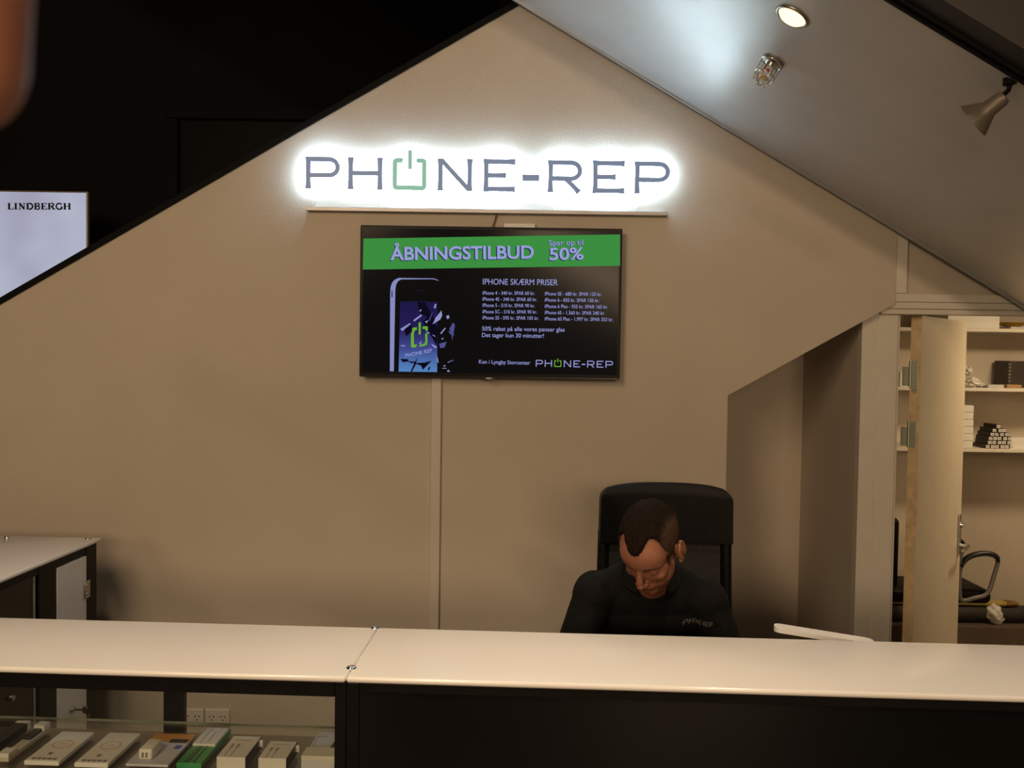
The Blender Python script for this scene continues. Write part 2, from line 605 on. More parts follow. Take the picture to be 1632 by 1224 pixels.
# storeroom
SY = 5.75
bm = B(); box(bm, (AX1 + 0.07, SY, 0), (4.2, SY + 0.06, 2.3)); struct('wall_storeroom_back', bm, M['alcove'], 'bare wall behind the storeroom shelves', 'wall')
bm = B(); box(bm, (AX1 + 0.061, WY + 0.16, 0), (AX1 + 0.12, SY, 2.3)); struct('wall_storeroom_left', bm, M['alcove'])
bm = B(); box(bm, (4.14, WY + 0.1, 0), (4.2, SY, 2.3)); struct('wall_storeroom_right', bm, M['alcove'])
bm = B(); box(bm, (AX1 + 0.07, WY + 0.065, 2.2), (4.2, SY, 2.26)); struct('ceiling_storeroom', bm, M['alcove'])

# dark shopfront beyond the gable
bm = B(); box(bm, (-9, 8.0, 0), (8, 8.1, 7))
struct('wall_shopfront', bm, M['void'], 'black shopfront wall far behind the gable', 'wall')
fa = at(262, 166, 1, 7.9); fb = at(545, 320, 1, 7.9)
bm = B()
for lo, hi in (((fa.x, 0, fb.z), (fa.x + 0.12, 0, fa.z - 0.121)), ((fa.x, 0, fa.z - 0.12), (fb.x + 2.2, 0, fa.z)), ((fa.x, 0, fb.z - 0.1), (fb.x + 2.2, 0, fb.z - 0.001))):
    box(bm, (lo[0], 7.86, lo[2]), (hi[0], 7.99, hi[2]), 0.01)
win = struct('window_1', bm, M['void'], 'dark framed shop window behind the gable', 'window')
bm = B(); box(bm, (fa.x + 0.1, 7.94, fb.z), (fb.x + 2.2, 7.96, fa.z - 0.1)); obj('pane', bm, M['void2'], win)

# ------------------------------------------------------------------ the escalator whose underside comes down on the right
# near edge: intersection of the slope plane with the ray of a point on it
def on_soffit(px, py):
    d = ray(px, py); o = Vector((0, 0, EYE))
    n = Vector((-ss, 0, 1))
    q = Vector((s0.x, 0, s0.z))
    return o + d*((q - o).dot(n)/d.dot(n))


YN = (on_soffit(1410, 0).y + on_soffit(1600, 111).y)/2
esc = thing('escalator', 'grey metal underside of the escalator sloping down to the right', 'escalator', (4.5, WY - 0.8, 0))
xa, xb = -2.6, 4.9
up = Vector((-ss, 0, 1)).normalized()
def slab(bm, y0, y1, t0, t1):
    pts = [Vector((xa, y0, soff(xa))) + up*t0, Vector((xb, y0, soff(xb))) + up*t0, Vector((xb, y0, soff(xb))) + up*t1, Vector((xa, y0, soff(xa))) + up*t1]
    prism(bm, pts, (0, y1 - y0, 0))
bm = B(); slab(bm, YN, WY - 0.03, 0, 0.04); obj('soffit_panel', bm, M['soffit'], esc)
bm = B(); slab(bm, WY - 0.042, WY - 0.028, -0.008, 0.05); obj('edge_strip', bm, P('pale_edge_strip', (0.42, 0.43, 0.42), 0.4, metal=0.5), esc)
bm = B(); slab(bm, YN - 0.009, YN + 0.004, -0.003, 0.03); slab(bm, YN - 0.040, YN - 0.033, -0.002, 0.005)
obj('edge_rail', bm, M['blacktrim'], esc)
bm = B(); slab(bm, YN - 0.12, YN - 0.01, 0.006, 1.1); slab(bm, YN, WY - 0.03, 1.0, 1.1); obj('side_cladding', bm, P('brown_black_cladding', (0.022, 0.016, 0.013), 0.6), esc)

# recessed halogen in the underside
nrm_dn = -up
def soff_frame(p):
    z = -up
    x = Vector((1, 0, ss)).normalized()
    y = z.cross(x)
    return Matrix.Translation(p) @ Matrix((x, y, z)).transposed().to_4x4()
hp = on_soffit(1263, 26)
hl = thing('recessed_downlight', 'glowing warm halogen downlight recessed in the grey slope', 'lamp', hp)
X = soff_frame(hp)
bm = B(); lathe(bm, [(0.041, -0.004), (0.050, -0.004), (0.052, 0.002), (0.048, 0.006), (0.042, 0.003)], X=X, n=32); obj('trim_ring', bm, M['steel'], hl, True)
bm = B(); lathe(bm, [(0.0415, -0.002), (0.0415, 0.003), (0.032, 0.012), (0.012, 0.017), (0.001, 0.018)], X=X, n=32); obj('bulb', bm, M['bulb'], hl, True)
lamp('halogen_beam', 'SPOT', hp - up*0.03, 16, (1.0, 0.66, 0.34), 0.03, (hp.x - 0.3, hp.y - 0.25, 0.8), math.radians(95), 0.8)

# caged sprinkler
sp = on_soffit(1232, 98)
st = thing('sprinkler_head', 'caged sprinkler with red bulb hanging from the grey slope', 'sprinkler', sp)
X = soff_frame(sp)
bm = B(); lathe(bm, [(0.002, -0.003), (0.036, -0.003), (0.038, 0.004), (0.028, 0.008), (0.016, 0.010), (0.014, 0.02), (0.002, 0.02)], X=X); obj('escutcheon', bm, M['steel'], st, True, sharp=40)
bm = B()
for i in range(6):
    a = 2*PI*i/6 + 0.3
    tube(bm, [X @ Vector((0.036*math.cos(a), 0.036*math.sin(a), 0.003)), X @ Vector((0.034*math.cos(a), 0.034*math.sin(a), 0.05)), X @ Vector((0.026*math.cos(a), 0.026*math.sin(a), 0.078)), X @ Vector((0.012*math.cos(a), 0.012*math.sin(a), 0.082))], 0.0021, 8)
for rr, z in ((0.012, 0.082), (0.034, 0.05), (0.036, 0.006)):
    tube(bm, [X @ Vector((rr*math.cos(2*PI*j/24), rr*math.sin(2*PI*j/24), z)) for j in range(24)], 0.0021, 8, True)
obj('wire_cage', bm, M['chrome'], st, True)
bm = B(); ball(bm, X @ Vector((0, 0, 0.033)), (0.006, 0.006, 0.006)); obj('bulb', bm, P('red_bulb', (0.5, 0.02, 0.015), 0.2), st, True)
bm = B()
for s in (-1, 1):
    tube(bm, [X @ Vector((s*0.013, 0, 0.018)), X @ Vector((s*0.015, 0, 0.036)), X @ Vector((s*0.004, 0, 0.056))], 0.0028, 8)
lathe(bm, [(0.002, 0.056), (0.018, 0.058), (0.019, 0.060), (0.002, 0.061)], X=X); obj('deflector', bm, M['brass'], st, True, sharp=40)

# spotlight near the outer edge of the slope
f1 = at(1610, 140, 1, YN + 0.03); f1.z = soff(f1.x)
sp_ = thing('spotlight', 'grey cone spotlight switched off at the outer edge of the slope', 'lamp', f1)
c0 = at(1596, 158, 1, YN + 0.02); c1 = at(1553, 191, 1, YN + 0.06)
bm = B(); cone(bm, f1 + Vector((0, 0, 0.03)), f1 - Vector((0, 0, 0.006)), 0.018, 0.018); tube(bm, [f1, f1 - Vector((0.004, 0, 0.02)), c0 + Vector((0.006, 0, 0.012)), c0], 0.006, 10); obj('arm', bm, M['blacktrim'], sp_, True, sharp=40)
ax = (c1 - c0).normalized()
X = Matrix.Translation(c0) @ ax.to_track_quat('Z', 'Y').to_matrix().to_4x4()
L = (c1 - c0).length
bm = B(); lathe(bm, [(0.004, -0.012), (0.016, -0.010), (0.020, 0.0), (0.022, L*0.45), (0.034, L*0.72), (0.047, L), (0.049, L + 0.004), (0.045, L + 0.004), (0.030, L*0.74), (0.010, L*0.6)], X=X, n=32)
obj('shade', bm, P('grey_lamp_metal', (0.15, 0.13, 0.105), 0.4, metal=0.3), sp_, True, sharp=35)
bm = B(); lathe(bm, [(0.008, L*0.6), (0.028, L*0.74), (0.026, L*0.80), (0.006, L*0.83)], X=X); obj('bulb', bm, M['greyp'], sp_, True)

# ------------------------------------------------------------------ the lit sign
FY = WY - 0.048
zb = (at(488, 302, 1, FY).z + at(1012, 306.5, 1, FY).z)/2
zt = (at(488, 250.5, 1, FY).z + at(1012, 256, 1, FY).z)/2
H = zt - zb
X0 = at(487.5, 280, 1, FY).x; X1 = at(1068, 285, 1, FY).x
k = (X1 - X0)/(LOGO_R - LOGO_L)
sg = thing('illuminated_sign', 'PHONE-REP letters with a white glowing backlight on the beige wall', 'sign', ((X0 + X1)/2, WY, zb))
for ch, za, zb_ in LOGO:
    W = (zb_ - za)*k
    O = Vector((X0 + (za - LOGO_L)*k, FY, zb))
    bm = B(); put_polys(bm, glyph(ch, W, H, 0.0185, 0.30), O, Vector((1, 0, 0)), Vector((0, 0, 1)), Vector((0, 1, 0)), 0.008)
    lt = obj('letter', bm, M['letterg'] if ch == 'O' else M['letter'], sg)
    lt['label'] = 'green power symbol in place of the O' if ch == 'O' else ('dash of the sign' if ch == '-' else 'letter %s of the sign' % ch)
    bm = B(); put_polys(bm, glyph(ch, W, H, 0.0165, 0.2), O + Vector((0, 0.0085, 0)), Vector((1, 0, 0)), Vector((0, 0, 1)), Vector((0, 1, 0)), 0.012)
    obj('led_backing', bm, M['led'], lt)
# mounting rail with the thin cables that drop from the letters
r0 = at(488, 333, 1, WY - 0.03); r1 = at(1064, 340, 1, WY - 0.03); rz = (r0.z + r1.z)/2
rail = thing('cable_rail', 'thin grey rail on the wall below the glowing letters', 'rail', ((r0.x + r1.x)/2, WY, rz))
bm = B(); box(bm, (r0.x, WY - 0.032, rz - 0.008), (r1.x, WY, rz + 0.008), 0.002); obj('channel', bm, P('grey_aluminium', (0.36, 0.36, 0.37), 0.4, metal=0.5), rail)
for px_ in (501, 606, 882, 1016):
    q = at(px_, 320, 1, WY - 0.006)
    bm = B(); tube(bm, [(q.x, WY - 0.004, rz + 0.006), (q.x - 0.002, WY - 0.005, rz + 0.04), (q.x - 0.004, WY - 0.008, zb + 0.012)], 0.0022, 8); obj('cable', bm, M['whitep'], rail, True)

# ------------------------------------------------------------------ the wall screen
TY = WY - 0.075
tx0 = (at(575, 358, 1, TY).x + at(572, 598, 1, TY).x)/2; tx1 = (at(992, 365, 1, TY).x + at(988, 605, 1, TY).x)/2
tz1 = (at(575, 358, 1, TY).z + at(992, 365, 1, TY).z)/2; tz0 = (at(572, 598, 1, TY).z + at(988, 605, 1, TY).z)/2
tv = thing('wall_screen', 'black flat screen on the wall showing a green offer banner and prices', 'television', ((tx0 + tx1)/2, WY, tz0))
bm = B(); box(bm, (tx0, TY, tz0), (tx1, TY + 0.03, tz1), 0.004); box(bm, (tx0 + 0.12, TY + 0.028, tz0 + 0.08), (tx1 - 0.12, WY - 0.004, tz1 - 0.1), 0.01)
obj('casing', bm, P('black_gloss_casing', (0.006, 0.006, 0.006), 0.3, var=0.1, spec=0.1), tv)
bm = B(); box(bm, (tx0 + 0.002, TY - 0.002, tz0 - 0.004), (tx1 - 0.002, TY + 0.02, tz0 + 0.006), 0.002); obj('bottom_strip', bm, P('dark_chrome', (0.10, 0.09, 0.09), 0.15, metal=0.9), tv)
bm = B(); ball(bm, ((tx0 + tx1)/2, TY - 0.001, tz0 - 0.004), (0.022, 0.008, 0.006)); obj('emblem', bm, M['steel'], tv, True)
GYS = TY - 0.0012
bm = B(); box(bm, (tx0 + 0.012, GYS, tz0 + 0.016), (tx1 - 0.012, TY + 0.004, tz1 - 0.012))
scr = obj('screen', bm, P('screen_glass', (0.003, 0.003, 0.0035), 0.14, var=0.05, spec=0.05, emit=1.0, ecol=(0.0028, 0.0026, 0.0030)), tv)
NEG = Vector((0, -1, 0))
TXT = EM('screen_lavender', lin((158, 162, 222)), 0.92)
TXT2 = EM('screen_lavender_dim', lin((150, 153, 212)), 0.92)
NAVY = EM('screen_navy', lin((30, 40, 84)), 0.8)
GRN = EM('screen_green', lin((62, 146, 66)), 0.92)
LIME = EM('screen_lime', lin((108, 178, 50)), 0.92)


def zpx(x, y):   # position on the enlarged look at the screen -> photo pixel
    return 560 + x/3.627, 340 + y/3.627


def on_scr(x, y, dy=0.0):
    return at(*zpx(x, y), 1, GYS - 0.0006 - dy)


def stext(s, xa_, ya_, xb_, yb_, ch, m, bold=0.018, dy=0.0008, dx=0, dyy=0):
    o = text_on('screen_text', s, on_scr(xa_ + dx, ya_ + dyy, dy), on_scr(xb_ + dx, yb_ + dyy, dy), ch/3.627/FPX*TY, NEG, m, scr, bold)
    return o


bm = B(); prism(bm, [on_scr(70, 146), on_scr(1553, 122), on_scr(1553, 303), on_scr(66, 325)], (0, -0.0003, 0)); obj('screen_banner', bm, GRN, scr)
stext('ÅBNINGSTILBUD', 225, 272, 1055, 262, 76, NAVY, 0.03, 0.0006, -5, 4)
stext('ÅBNINGSTILBUD', 225, 272, 1055, 262, 76, TXT, 0.022, 0.0012)
stext('Spar op til', 1142, 187, 1340, 183, 31, NAVY, 0.02, 0.0006, -3, 2)
stext('Spar op til', 1142, 187, 1340, 183, 31, TXT, 0.008, 0.0012)
stext('50%', 1145, 272, 1343, 267, 70, NAVY, 0.03, 0.0006, -5, 4)
stext('50%', 1145, 272, 1343, 267, 70, TXT, 0.02, 0.0012)
stext('IPHONE SKÆRM PRISER', 760, 411, 1193, 416, 33, TXT, 0.0)
LA = ['iPhone 4 - 340 kr. SPAR 60 kr.', 'iPhone 4S - 340 kr. SPAR 60 kr.', 'iPhone 5 - 510 kr. SPAR 90 kr.', 'iPhone 5C - 510 kr. SPAR 90 kr.', 'iPhone 5S - 595 kr. SPAR 105 kr.']
LB = ['iPhone SE - 680 kr. SPAR 120 kr.', 'iPhone 6 - 850 kr. SPAR 150 kr.', 'iPhone 6 Plus - 935 kr. SPAR 165 kr.', 'iPhone 6S - 1.360 kr. SPAR 240 kr.', 'iPhone 6S Plus - 1.997 kr. SPAR 353 kr.']
for s, y0_, x1_, y1_ in zip(LA, (470, 505, 541, 578, 613), (1060, 1073, 1060, 1073, 1083), (472, 508, 544, 580, 616)):
    stext(s, 758, y0_, x1_, y1_, 20, TXT2, 0.007)
for s, y0_, x1_, y1_ in zip(LB, (474, 510, 547, 583, 619), (1447, 1433, 1482, 1465, 1513), (478, 514, 551, 587, 624)):
    stext(s, 1118, y0_, x1_, y1_, 20, TXT2, 0.007)
stext('50% rabat på alle vores panser glas', 755, 678, 1233, 684, 24, TXT2, 0.008)
stext('Det tager kun 30 minutter!', 755, 715, 1113, 720, 24, TXT2, 0.008)
stext('Kun i Lyngby Storcenter', 737, 868, 1033, 875, 22, TXT2, 0.008)


def mini_logo(xa_, xb_, yb0, yb1, yt, m, mg, wd):
    A, D, T = on_scr(xa_, yb0), on_scr(xb_, yb1), on_scr(xa_, yt)
    ex = (D - A).normalized(); ey = NEG.cross(ex)
    kk = (D - A).length/(LOGO_R - LOGO_L); hh = (T - A).length
    for ch, za, zb2 in LOGO:
        bm = B(); put_polys(bm, glyph(ch, (zb2 - za)*kk, hh, wd*hh), A + ex*((za - LOGO_L)*kk), ex, ey, NEG, 0.0004)
        obj('screen_symbol' if ch == 'O' else 'screen_letter', bm, mg if ch == 'O' else m, scr)


mini_logo(1066, 1512, 886, 893, 847, TXT, LIME, 0.13)


# the broken phone pictured on the screen
def g6(x, y, dy=0.0):
    return at(600 + x/6.8, 430 + y/6.8, 1, GYS - 0.0006 - dy)


def poly6(pts, m, dy, name='screen_graphic'):
    bm = B(); prism(bm, [g6(x, y, dy) for x, y in pts], (0, -0.0002, 0)); return obj(name, bm, m, scr)


SILV = EM('screen_silver', lin((140, 146, 200)), 0.9)
poly6([(145, 1100), (149, 260), (153, 190), (166, 146), (194, 110), (240, 88), (620, 93), (655, 104), (678, 122), (640, 108), (600, 102), (270, 104), (235, 122), (213, 160), (204, 220), (196, 640), (188, 1100)], SILV, 0.0)
poly6([(164, 226), (174, 226), (174, 298), (162, 298)], NAVY, 0.0006)
poly6([(430, 219), (505, 221), (505, 229), (430, 227)], EM('screen_slit', lin((30, 28, 60)), 0.9), 0.0)
m = bpy.data.materials.new('screen_blue_picture'); m.use_nodes = True
nt = m.node_tree; nt.nodes.remove(nt.nodes['Principled BSDF'])
tc = nt.nodes.new('ShaderNodeTexCoord'); sx = nt.nodes.new('ShaderNodeSeparateXYZ'); rp = nt.nodes.new('ShaderNodeValToRGB'); em = nt.nodes.new('ShaderNodeEmission')
nt.links.new(tc.outputs['Generated'], sx.inputs[0]); nt.links.new(sx.outputs['Z'], rp.inputs[0]); nt.links.new(rp.outputs[0], em.inputs[0]); nt.links.new(em.outputs[0], nt.nodes['Material Output'].inputs[0])
rp.color_ramp.elements[0].color = lin((84, 132, 190)) + (1,); rp.color_ramp.elements[1].color = lin((28, 24, 66)) + (1,)
e = rp.color_ramp.elements.new(0.32); e.color = lin((64, 72, 140)) + (1,)
e = rp.color_ramp.elements.new(0.6); e.color = lin((38, 28, 84)) + (1,)
poly6([(256, 345), (500, 340), (600, 350), (662, 345), (657, 1108), (240, 1103)], m, 0.0)
SH1 = EM('screen_shard_pale', lin((150, 156, 214)), 0.85); SH2 = EM('screen_shard_mid', lin((84, 86, 150)), 0.85); SHD = EM('screen_shard_dark', lin((16, 12, 30)), 0.8)
for pts in ([(440, 350), (520, 345), (640, 560), (470, 470)], [(500, 560), (600, 470), (662, 640), (655, 830), (560, 660)], [(255, 965), (340, 968), (350, 990), (290, 1003)], [(415, 1000), (445, 950), (430, 1010), (520, 1005), (600, 985), (500, 1085), (485, 1040), (430, 1020), (385, 1105), (370, 1100)], [(330, 990), (430, 996), (425, 1010), (380, 1012)], [(300, 640), (390, 600), (370, 680), (320, 720)], [(555, 1085), (570, 1050), (585, 1055), (570, 1092)]):
    poly6(pts, SHD, 0.0004)
for pts in ([(258, 642), (360, 578), (372, 585), (280, 664)], [(400, 545), (485, 482), (492, 500), (410, 560)], [(610, 590), (640, 520), (705, 440), (712, 500), (690, 540)], [(690, 690), (740, 628), (752, 634), (702, 697)], [(620, 412), (634, 368), (650, 372), (640, 418)], [(755, 500), (785, 490), (790, 525), (765, 535)], [(605, 700), (635, 715), (638, 728), (612, 712)], [(590, 800), (650, 830), (655, 850), (620, 840)], [(465, 440), (485, 428), (488, 445), (468, 452)], [(545, 670), (580, 684), (560, 694)], [(460, 800), (490, 770), (480, 806)], [(264, 815), (320, 822), (300, 830), (270, 828)], [(525, 560), (560, 548), (545, 580)], [(650, 930), (665, 960), (674, 1010), (660, 1000)], [(770, 1000), (838, 975), (830, 982), (775, 1006)], [(710, 1065), (760, 1066), (758, 1072), (715, 1071)], [(765, 1105), (775, 1080), (800, 1105)], [(725, 1040), (745, 1032), (750, 1046), (732, 1050)], [(704, 745), (722, 735), (725, 750), (712, 756)]):
    poly6(pts, SH1, 0.0008)
for pts in ([(790, 640), (830, 570), (850, 600), (840, 660), (820, 770), (815, 700)], [(560, 560), (600, 470), (610, 462), (580, 545)], [(600, 590), (660, 520), (640, 570)], [(680, 800), (760, 780), (740, 840), (690, 850)], [(775, 660), (800, 700), (850, 710), (825, 690)]):
    poly6(pts, SH2, 0.0006)
LG = [[(388, 640), (392, 628), (438, 622), (438, 652), (415, 658), (405, 690), (405, 800), (412, 812), (440, 810), (430, 838), (392, 846), (374, 832), (374, 690), (388, 670)],
      [(498, 616), (548, 610), (557, 622), (556, 660), (540, 665), (525, 640), (500, 642)], [(528, 700), (550, 672), (552, 780), (545, 815), (500, 828), (460, 834), (472, 812), (520, 800), (530, 780)], [(456, 572), (481, 568), (480, 700), (457, 702)]]
for pts in LG:
    poly6(pts, LIME, 0.0012, 'screen_symbol')
text_on('screen_text', 'PHONE REP', g6(318, 948, 0.0012), g6(606, 890, 0.0012), 38/6.8/FPX*TY, NEG, TXT, scr, 0.0)

# adapter box and cable above the screen, trunking below it
q = at(828, 358, 1, WY - 0.02)
bm = B(); box(bm, (q.x - 0.064, WY - 0.03, q.z - 0.03), (q.x + 0.064, WY, q.z + 0.004), 0.003); tag(obj('adapter_box', bm, M['whitep']), 'small white box peeking out above the top of the wall screen', 'box')
ca = at(792, 341, 1, WY - 0.01); cb = at(783, 362, 1, WY - 0.03)
bm = B(); tube(bm, catmull([(ca.x, WY - 0.02, rz - 0.006), (ca.x - 0.008, WY - 0.012, (ca.z + cb.z)/2), (cb.x, WY - 0.02, cb.z - 0.02), (cb.x - 0.002, WY - 0.02, cb.z - 0.1)]), 0.0028, 8)
tag(obj('power_cable', bm, P('brown_cable', (0.12, 0.08, 0.07), 0.5), smooth=True), 'thin dark cable from the sign rail down behind the screen', 'cable')
cx0 = at(686.5, 700, 1, WY - 0.02).x; cx1 = at(702.5, 700, 1, WY - 0.02).x
bm = B(); box(bm, (cx0, WY - 0.022, 0.06), (cx1, WY, tz0 + 0.1), 0.003); tag(obj('cable_trunking', bm, P('trunking_plastic', (0.58, 0.53, 0.46), 0.4, var=0.02)), 'pale vertical cable trunking running down the wall below the screen', 'trunking')

# lit shop sign far behind, to the left
LY = 6.9
bx0 = at(-260, 305, 1, LY); bx1 = at(140, 305, 1, LY); bz0 = at(140, 640, 1, LY).z
lb = thing('lightbox', 'glowing white lightbox with LINDBERGH lettering behind the wall on the left', 'sign', ((bx0.x + bx1.x)/2, LY, 0))
bm = B(); box(bm, (bx0.x, LY, bz0), (bx1.x, LY + 0.035, bx1.z), 0.004); box(bm, (bx0.x + 0.5, LY + 0.002, 0), (bx1.x - 0.5, LY + 0.033, bz0)); obj('housing', bm, P('tan_metal_frame', (0.36, 0.31, 0.24), 0.4, metal=0.4), lb)
m = bpy.data.materials.new('lightbox_face'); m.use_nodes = True
nt = m.node_tree; nt.nodes.remove(nt.nodes['Principled BSDF'])
tc = nt.nodes.new('ShaderNodeTexCoord'); nz = nt.nodes.new('ShaderNodeTexNoise'); rp = nt.nodes.new('ShaderNodeValToRGB'); em = nt.nodes.new('ShaderNodeEmission')
nz.inputs['Scale'].default_value = 1.6
nt.links.new(tc.outputs['Object'], nz.inputs['Vector']); nt.links.new(nz.outputs['Fac'], rp.inputs[0]); nt.links.new(rp.outputs[0], em.inputs[0]); nt.links.new(em.outputs[0], nt.nodes['Material Output'].inputs[0])
rp.color_ramp.elements[0].position = 0.3; rp.color_ramp.elements[0].color = lin((158, 158, 180)) + (1,)
rp.color_ramp.elements[1].position = 0.72; rp.color_ramp.elements[1].color = lin((186, 190, 208)) + (1,)
bm = B(); box(bm, (bx0.x + 0.015, LY - 0.003, bz0 + 0.015), (bx1.x - 0.012, LY + 0.01, bx1.z - 0.012)); face = obj('lit_face', bm, m, lb)


def serif_word(word, px0, px1, pyb, pyt, Yp, mt, parent):
    A = at(px0, pyb, 1, Yp); D = at(px1, pyb + (px1 - px0)*0.002, 1, Yp); hh = at(px0, pyt, 1, Yp).z - A.z
    ex = (D - A).normalized(); ey = NEG.cross(ex)
    wid = {'L': 0.82, 'I': 0.46, 'N': 0.98, 'D': 0.98, 'B': 0.86, 'E': 0.84, 'R': 0.98, 'G': 0.96, 'H': 1.02}
    tot = sum(wid[c] for c in word) + 0.10*(len(word) - 1)
    kk = (D - A).length/tot
    th, tn = 0.30*hh, 0.11*hh
    x = 0
    bm = B()
    for c in word:
        W = wid[c]*kk; h = hh
        sf = lambda xc, y: stroke((xc - 0.17*kk, y), (xc + 0.17*kk, y), tn)
        st_ = 0.19*kk
        pl = [stroke((st_, 0), (st_, h), th), sf(st_, tn/2), sf(st_, h - tn/2)]
        if c in 'LE':
            pl += [stroke((st_, tn/2), (W, tn/2), tn), stroke((W - tn/2, 0), (W - tn/2, 0.3*h), tn)]
        if c == 'E':
            pl += [stroke((st_, h - tn/2), (W*0.94, h - tn/2), tn), stroke((W*0.94 - tn/2, h), (W*0.94 - tn/2, 0.72*h), tn), stroke((st_, h/2), (W*0.66, h/2), tn), stroke((W*0.66, 0.36*h), (W*0.66, 0.64*h), tn)]
        if c == 'N':
            pl = [stroke((st_, 0), (st_, h), tn), stroke((W - st_, 0), (W - st_, h), tn), stroke((st_, h - th*0.3), (W - st_, th*0.3), th), sf(st_, tn/2), sf(st_, h - tn/2), sf(W - st_, h - tn/2)]
        if c == 'H':
            pl += [stroke((W - st_, 0), (W - st_, h), th), sf(W - st_, tn/2), sf(W - st_, h - tn/2), stroke((st_, h/2), (W - st_, h/2), tn)]
        if c == 'D':
            pl += [arc((W*0.42, h/2), W*0.48, h/2 - tn/2, 90, -90, th*0.8), stroke((st_, h - tn/2), (W*0.45, h - tn/2), tn), stroke((st_, tn/2), (W*0.45, tn/2), tn)]
        if c in 'BR':
            pl += [arc((W*0.5, 0.75*h), W*0.30, 0.23*h, 90, -90, th*0.7), stroke((st_, h - tn/2), (W*0.5, h - tn/2), tn), stroke((st_, 0.52*h), (W*0.5, 0.52*h), tn)]
        if c == 'B':
            pl += [arc((W*0.5, 0.27*h), W*0.36, 0.24*h, 90, -90, th*0.7), stroke((st_, tn/2), (W*0.5, tn/2), tn)]
        if c == 'R':
            pl += [stroke((W*0.5, 0.5*h), (W*0.86, tn*0.5), th*0.9), sf(W*0.88, tn/2)]
        if c == 'G':
            pl = [arc((W*0.5, h/2), W*0.42, h/2 - tn/2, 50, 318, th*0.75, 20), stroke((W*0.86, 0.05*h), (W*0.86, 0.42*h), th*0.9), sf(W*0.84, 0.42*h), stroke((W*0.83, 0.68*h), (W*0.83, 0.96*h), tn)]
        put_polys(bm, pl, A + ex*x, ex, ey, NEG, 0.002)
        x += W + 0.10*kk
    return obj('lettering', bm, mt, parent)


serif_word('LINDBERGH', 12.5, 113, 334, 323.5, LY - 0.004, P('dark_lettering', (0.02, 0.02, 0.03), 0.5), lb)

# wall sockets low on the wall, seen through the display case
for i, (pxa, pxb, lab) in enumerate(((300, 326, 'white double wall socket half hidden by the black post of the display case'), (328.5, 367, 'white double wall socket seen through the glass, clear of the black post'))):
    u0 = at(pxa, 1142, 1, WY).x; u1 = at(pxb, 1142, 1, WY).x
    if i == 0:
        u0 = u1 - (at(367, 1142, 1, WY).x - at(328.5, 1142, 1, WY).x)
    zc = at(340, 1142, 1, WY).z
    so = thing('wall_socket', lab, 'socket', ((u0 + u1)/2, WY, zc - 0.04), 0, 'double sockets low on the wall')
    bm = B(); box(bm, (u0, WY - 0.012, zc - 0.034), (u1, WY, zc + 0.034), 0.003); obj('cover_plate', bm, M['trimw'], so)
    for s in (0.27, 0.73):
        c_ = Vector((u0 + (u1 - u0)*s, WY - 0.012, zc))
        bm = B(); cone(bm, c_ + Vector((0, 0.004, 0)), c_ - Vector((0, 0.002, 0)), 0.019, 0.019, 24); outl = obj('socket_face', bm, M['trimw'], so)
        bm = B()
        for dx_, dz_ in ((-0.008, 0.005), (0.008, 0.005), (0, -0.009)):
            c2 = c_ + Vector((dx_, -0.002, dz_)); cone(bm, c2 + Vector((0, 0.001, 0)), c2 - Vector((0, 0.0008, 0)), 0.003, 0.003, 10)
        obj('pin_hole', bm, M['gap'], outl)

# ------------------------------------------------------------------ counters: u to the right, v away from the viewer
CR = -0.0425
CO = Vector((-0.36, 2.086, 0))
CF = Matrix.Translation(CO) @ Matrix.Rotation(CR, 4, 'Z')
CI = CF.inverted()
TOPZ, DEP = 1.02, 0.376
UL, UR = -1.25, 2.1


def cbox(bm, lo, hi, bev=0.0, seg=2):
    return box(bm, lo, hi, bev, seg, CF)


def cw(u, v, z=0):
    return CF @ Vector((u, v, z))


def cl(px, py, z):
    return CI @ at(px, py, 2, z)


def bolt(root, px, py, r=0.0105):
    p = at(px, py, 2, TOPZ)
    bm = B(); lathe(bm, [(r*1.15, -0.004), (r*1.15, 0.0006), (r, 0.003), (r*0.7, 0.0042), (0.001, 0.0045)], p)
    obj('bolt', bm, M['chrome'], root, True)


t1 = thing('worktop', 'white glossy worktop over the glass display case', 'worktop', cw(-0.6, DEP/2, TOPZ - 0.014), CR)
bm = B(); cbox(bm, (UL - 0.02, -0.004, TOPZ - 0.014), (-0.0006, DEP, TOPZ), 0.006, 4); obj('panel', bm, M['acry'], t1, True, sharp=50)
bolt(t1, 598, 1000.5); bolt(t1, 560, 1064.5)
t2 = thing('worktop', 'white glossy worktop over the black counter front on the right', 'worktop', cw(1.0, DEP/2, TOPZ - 0.014), CR)
bm = B(); cbox(bm, (0.0006, -0.004, TOPZ - 0.014), (UR, DEP, TOPZ), 0.006, 4); obj('panel', bm, M['acry'], t2, True, sharp=50)

# glass display case below the left worktop
dc = thing('display_case', 'glass display case with black frame under the left part of the counter', 'display case', cw(UL/2, DEP/2, 0), CR)
zt_ = TOPZ - 0.0145
for (u0, u1, v0, v1) in ((-0.026, 0.0, 0.003, 0.03), (UL, UL + 0.026, 0.003, 0.03), (-0.026, 0.0, DEP - 0.03, DEP - 0.004), (UL, UL + 0.026, DEP - 0.03, DEP - 0.004)):
    bm = B(); cbox(bm, (u0, v0, 0), (u1, v1, zt_), 0.002); obj('post', bm, M['blackfr'], dc)
pa = CI @ at(265, 1120, 1, 2.475); pb = CI @ at(297, 1120, 1, 2.475)
bm = B(); cbox(bm, (pa.x, DEP - 0.03, 0.0), (pb.x, DEP - 0.004, zt_), 0.002); obj('post', bm, M['blackfr'], dc)
bm = B(); cbox(bm, (UL + 0.026, 0.003, zt_ - 0.034), (-0.026, 0.03, zt_), 0.002); obj('front_rail', bm, M['blackfr'], dc)
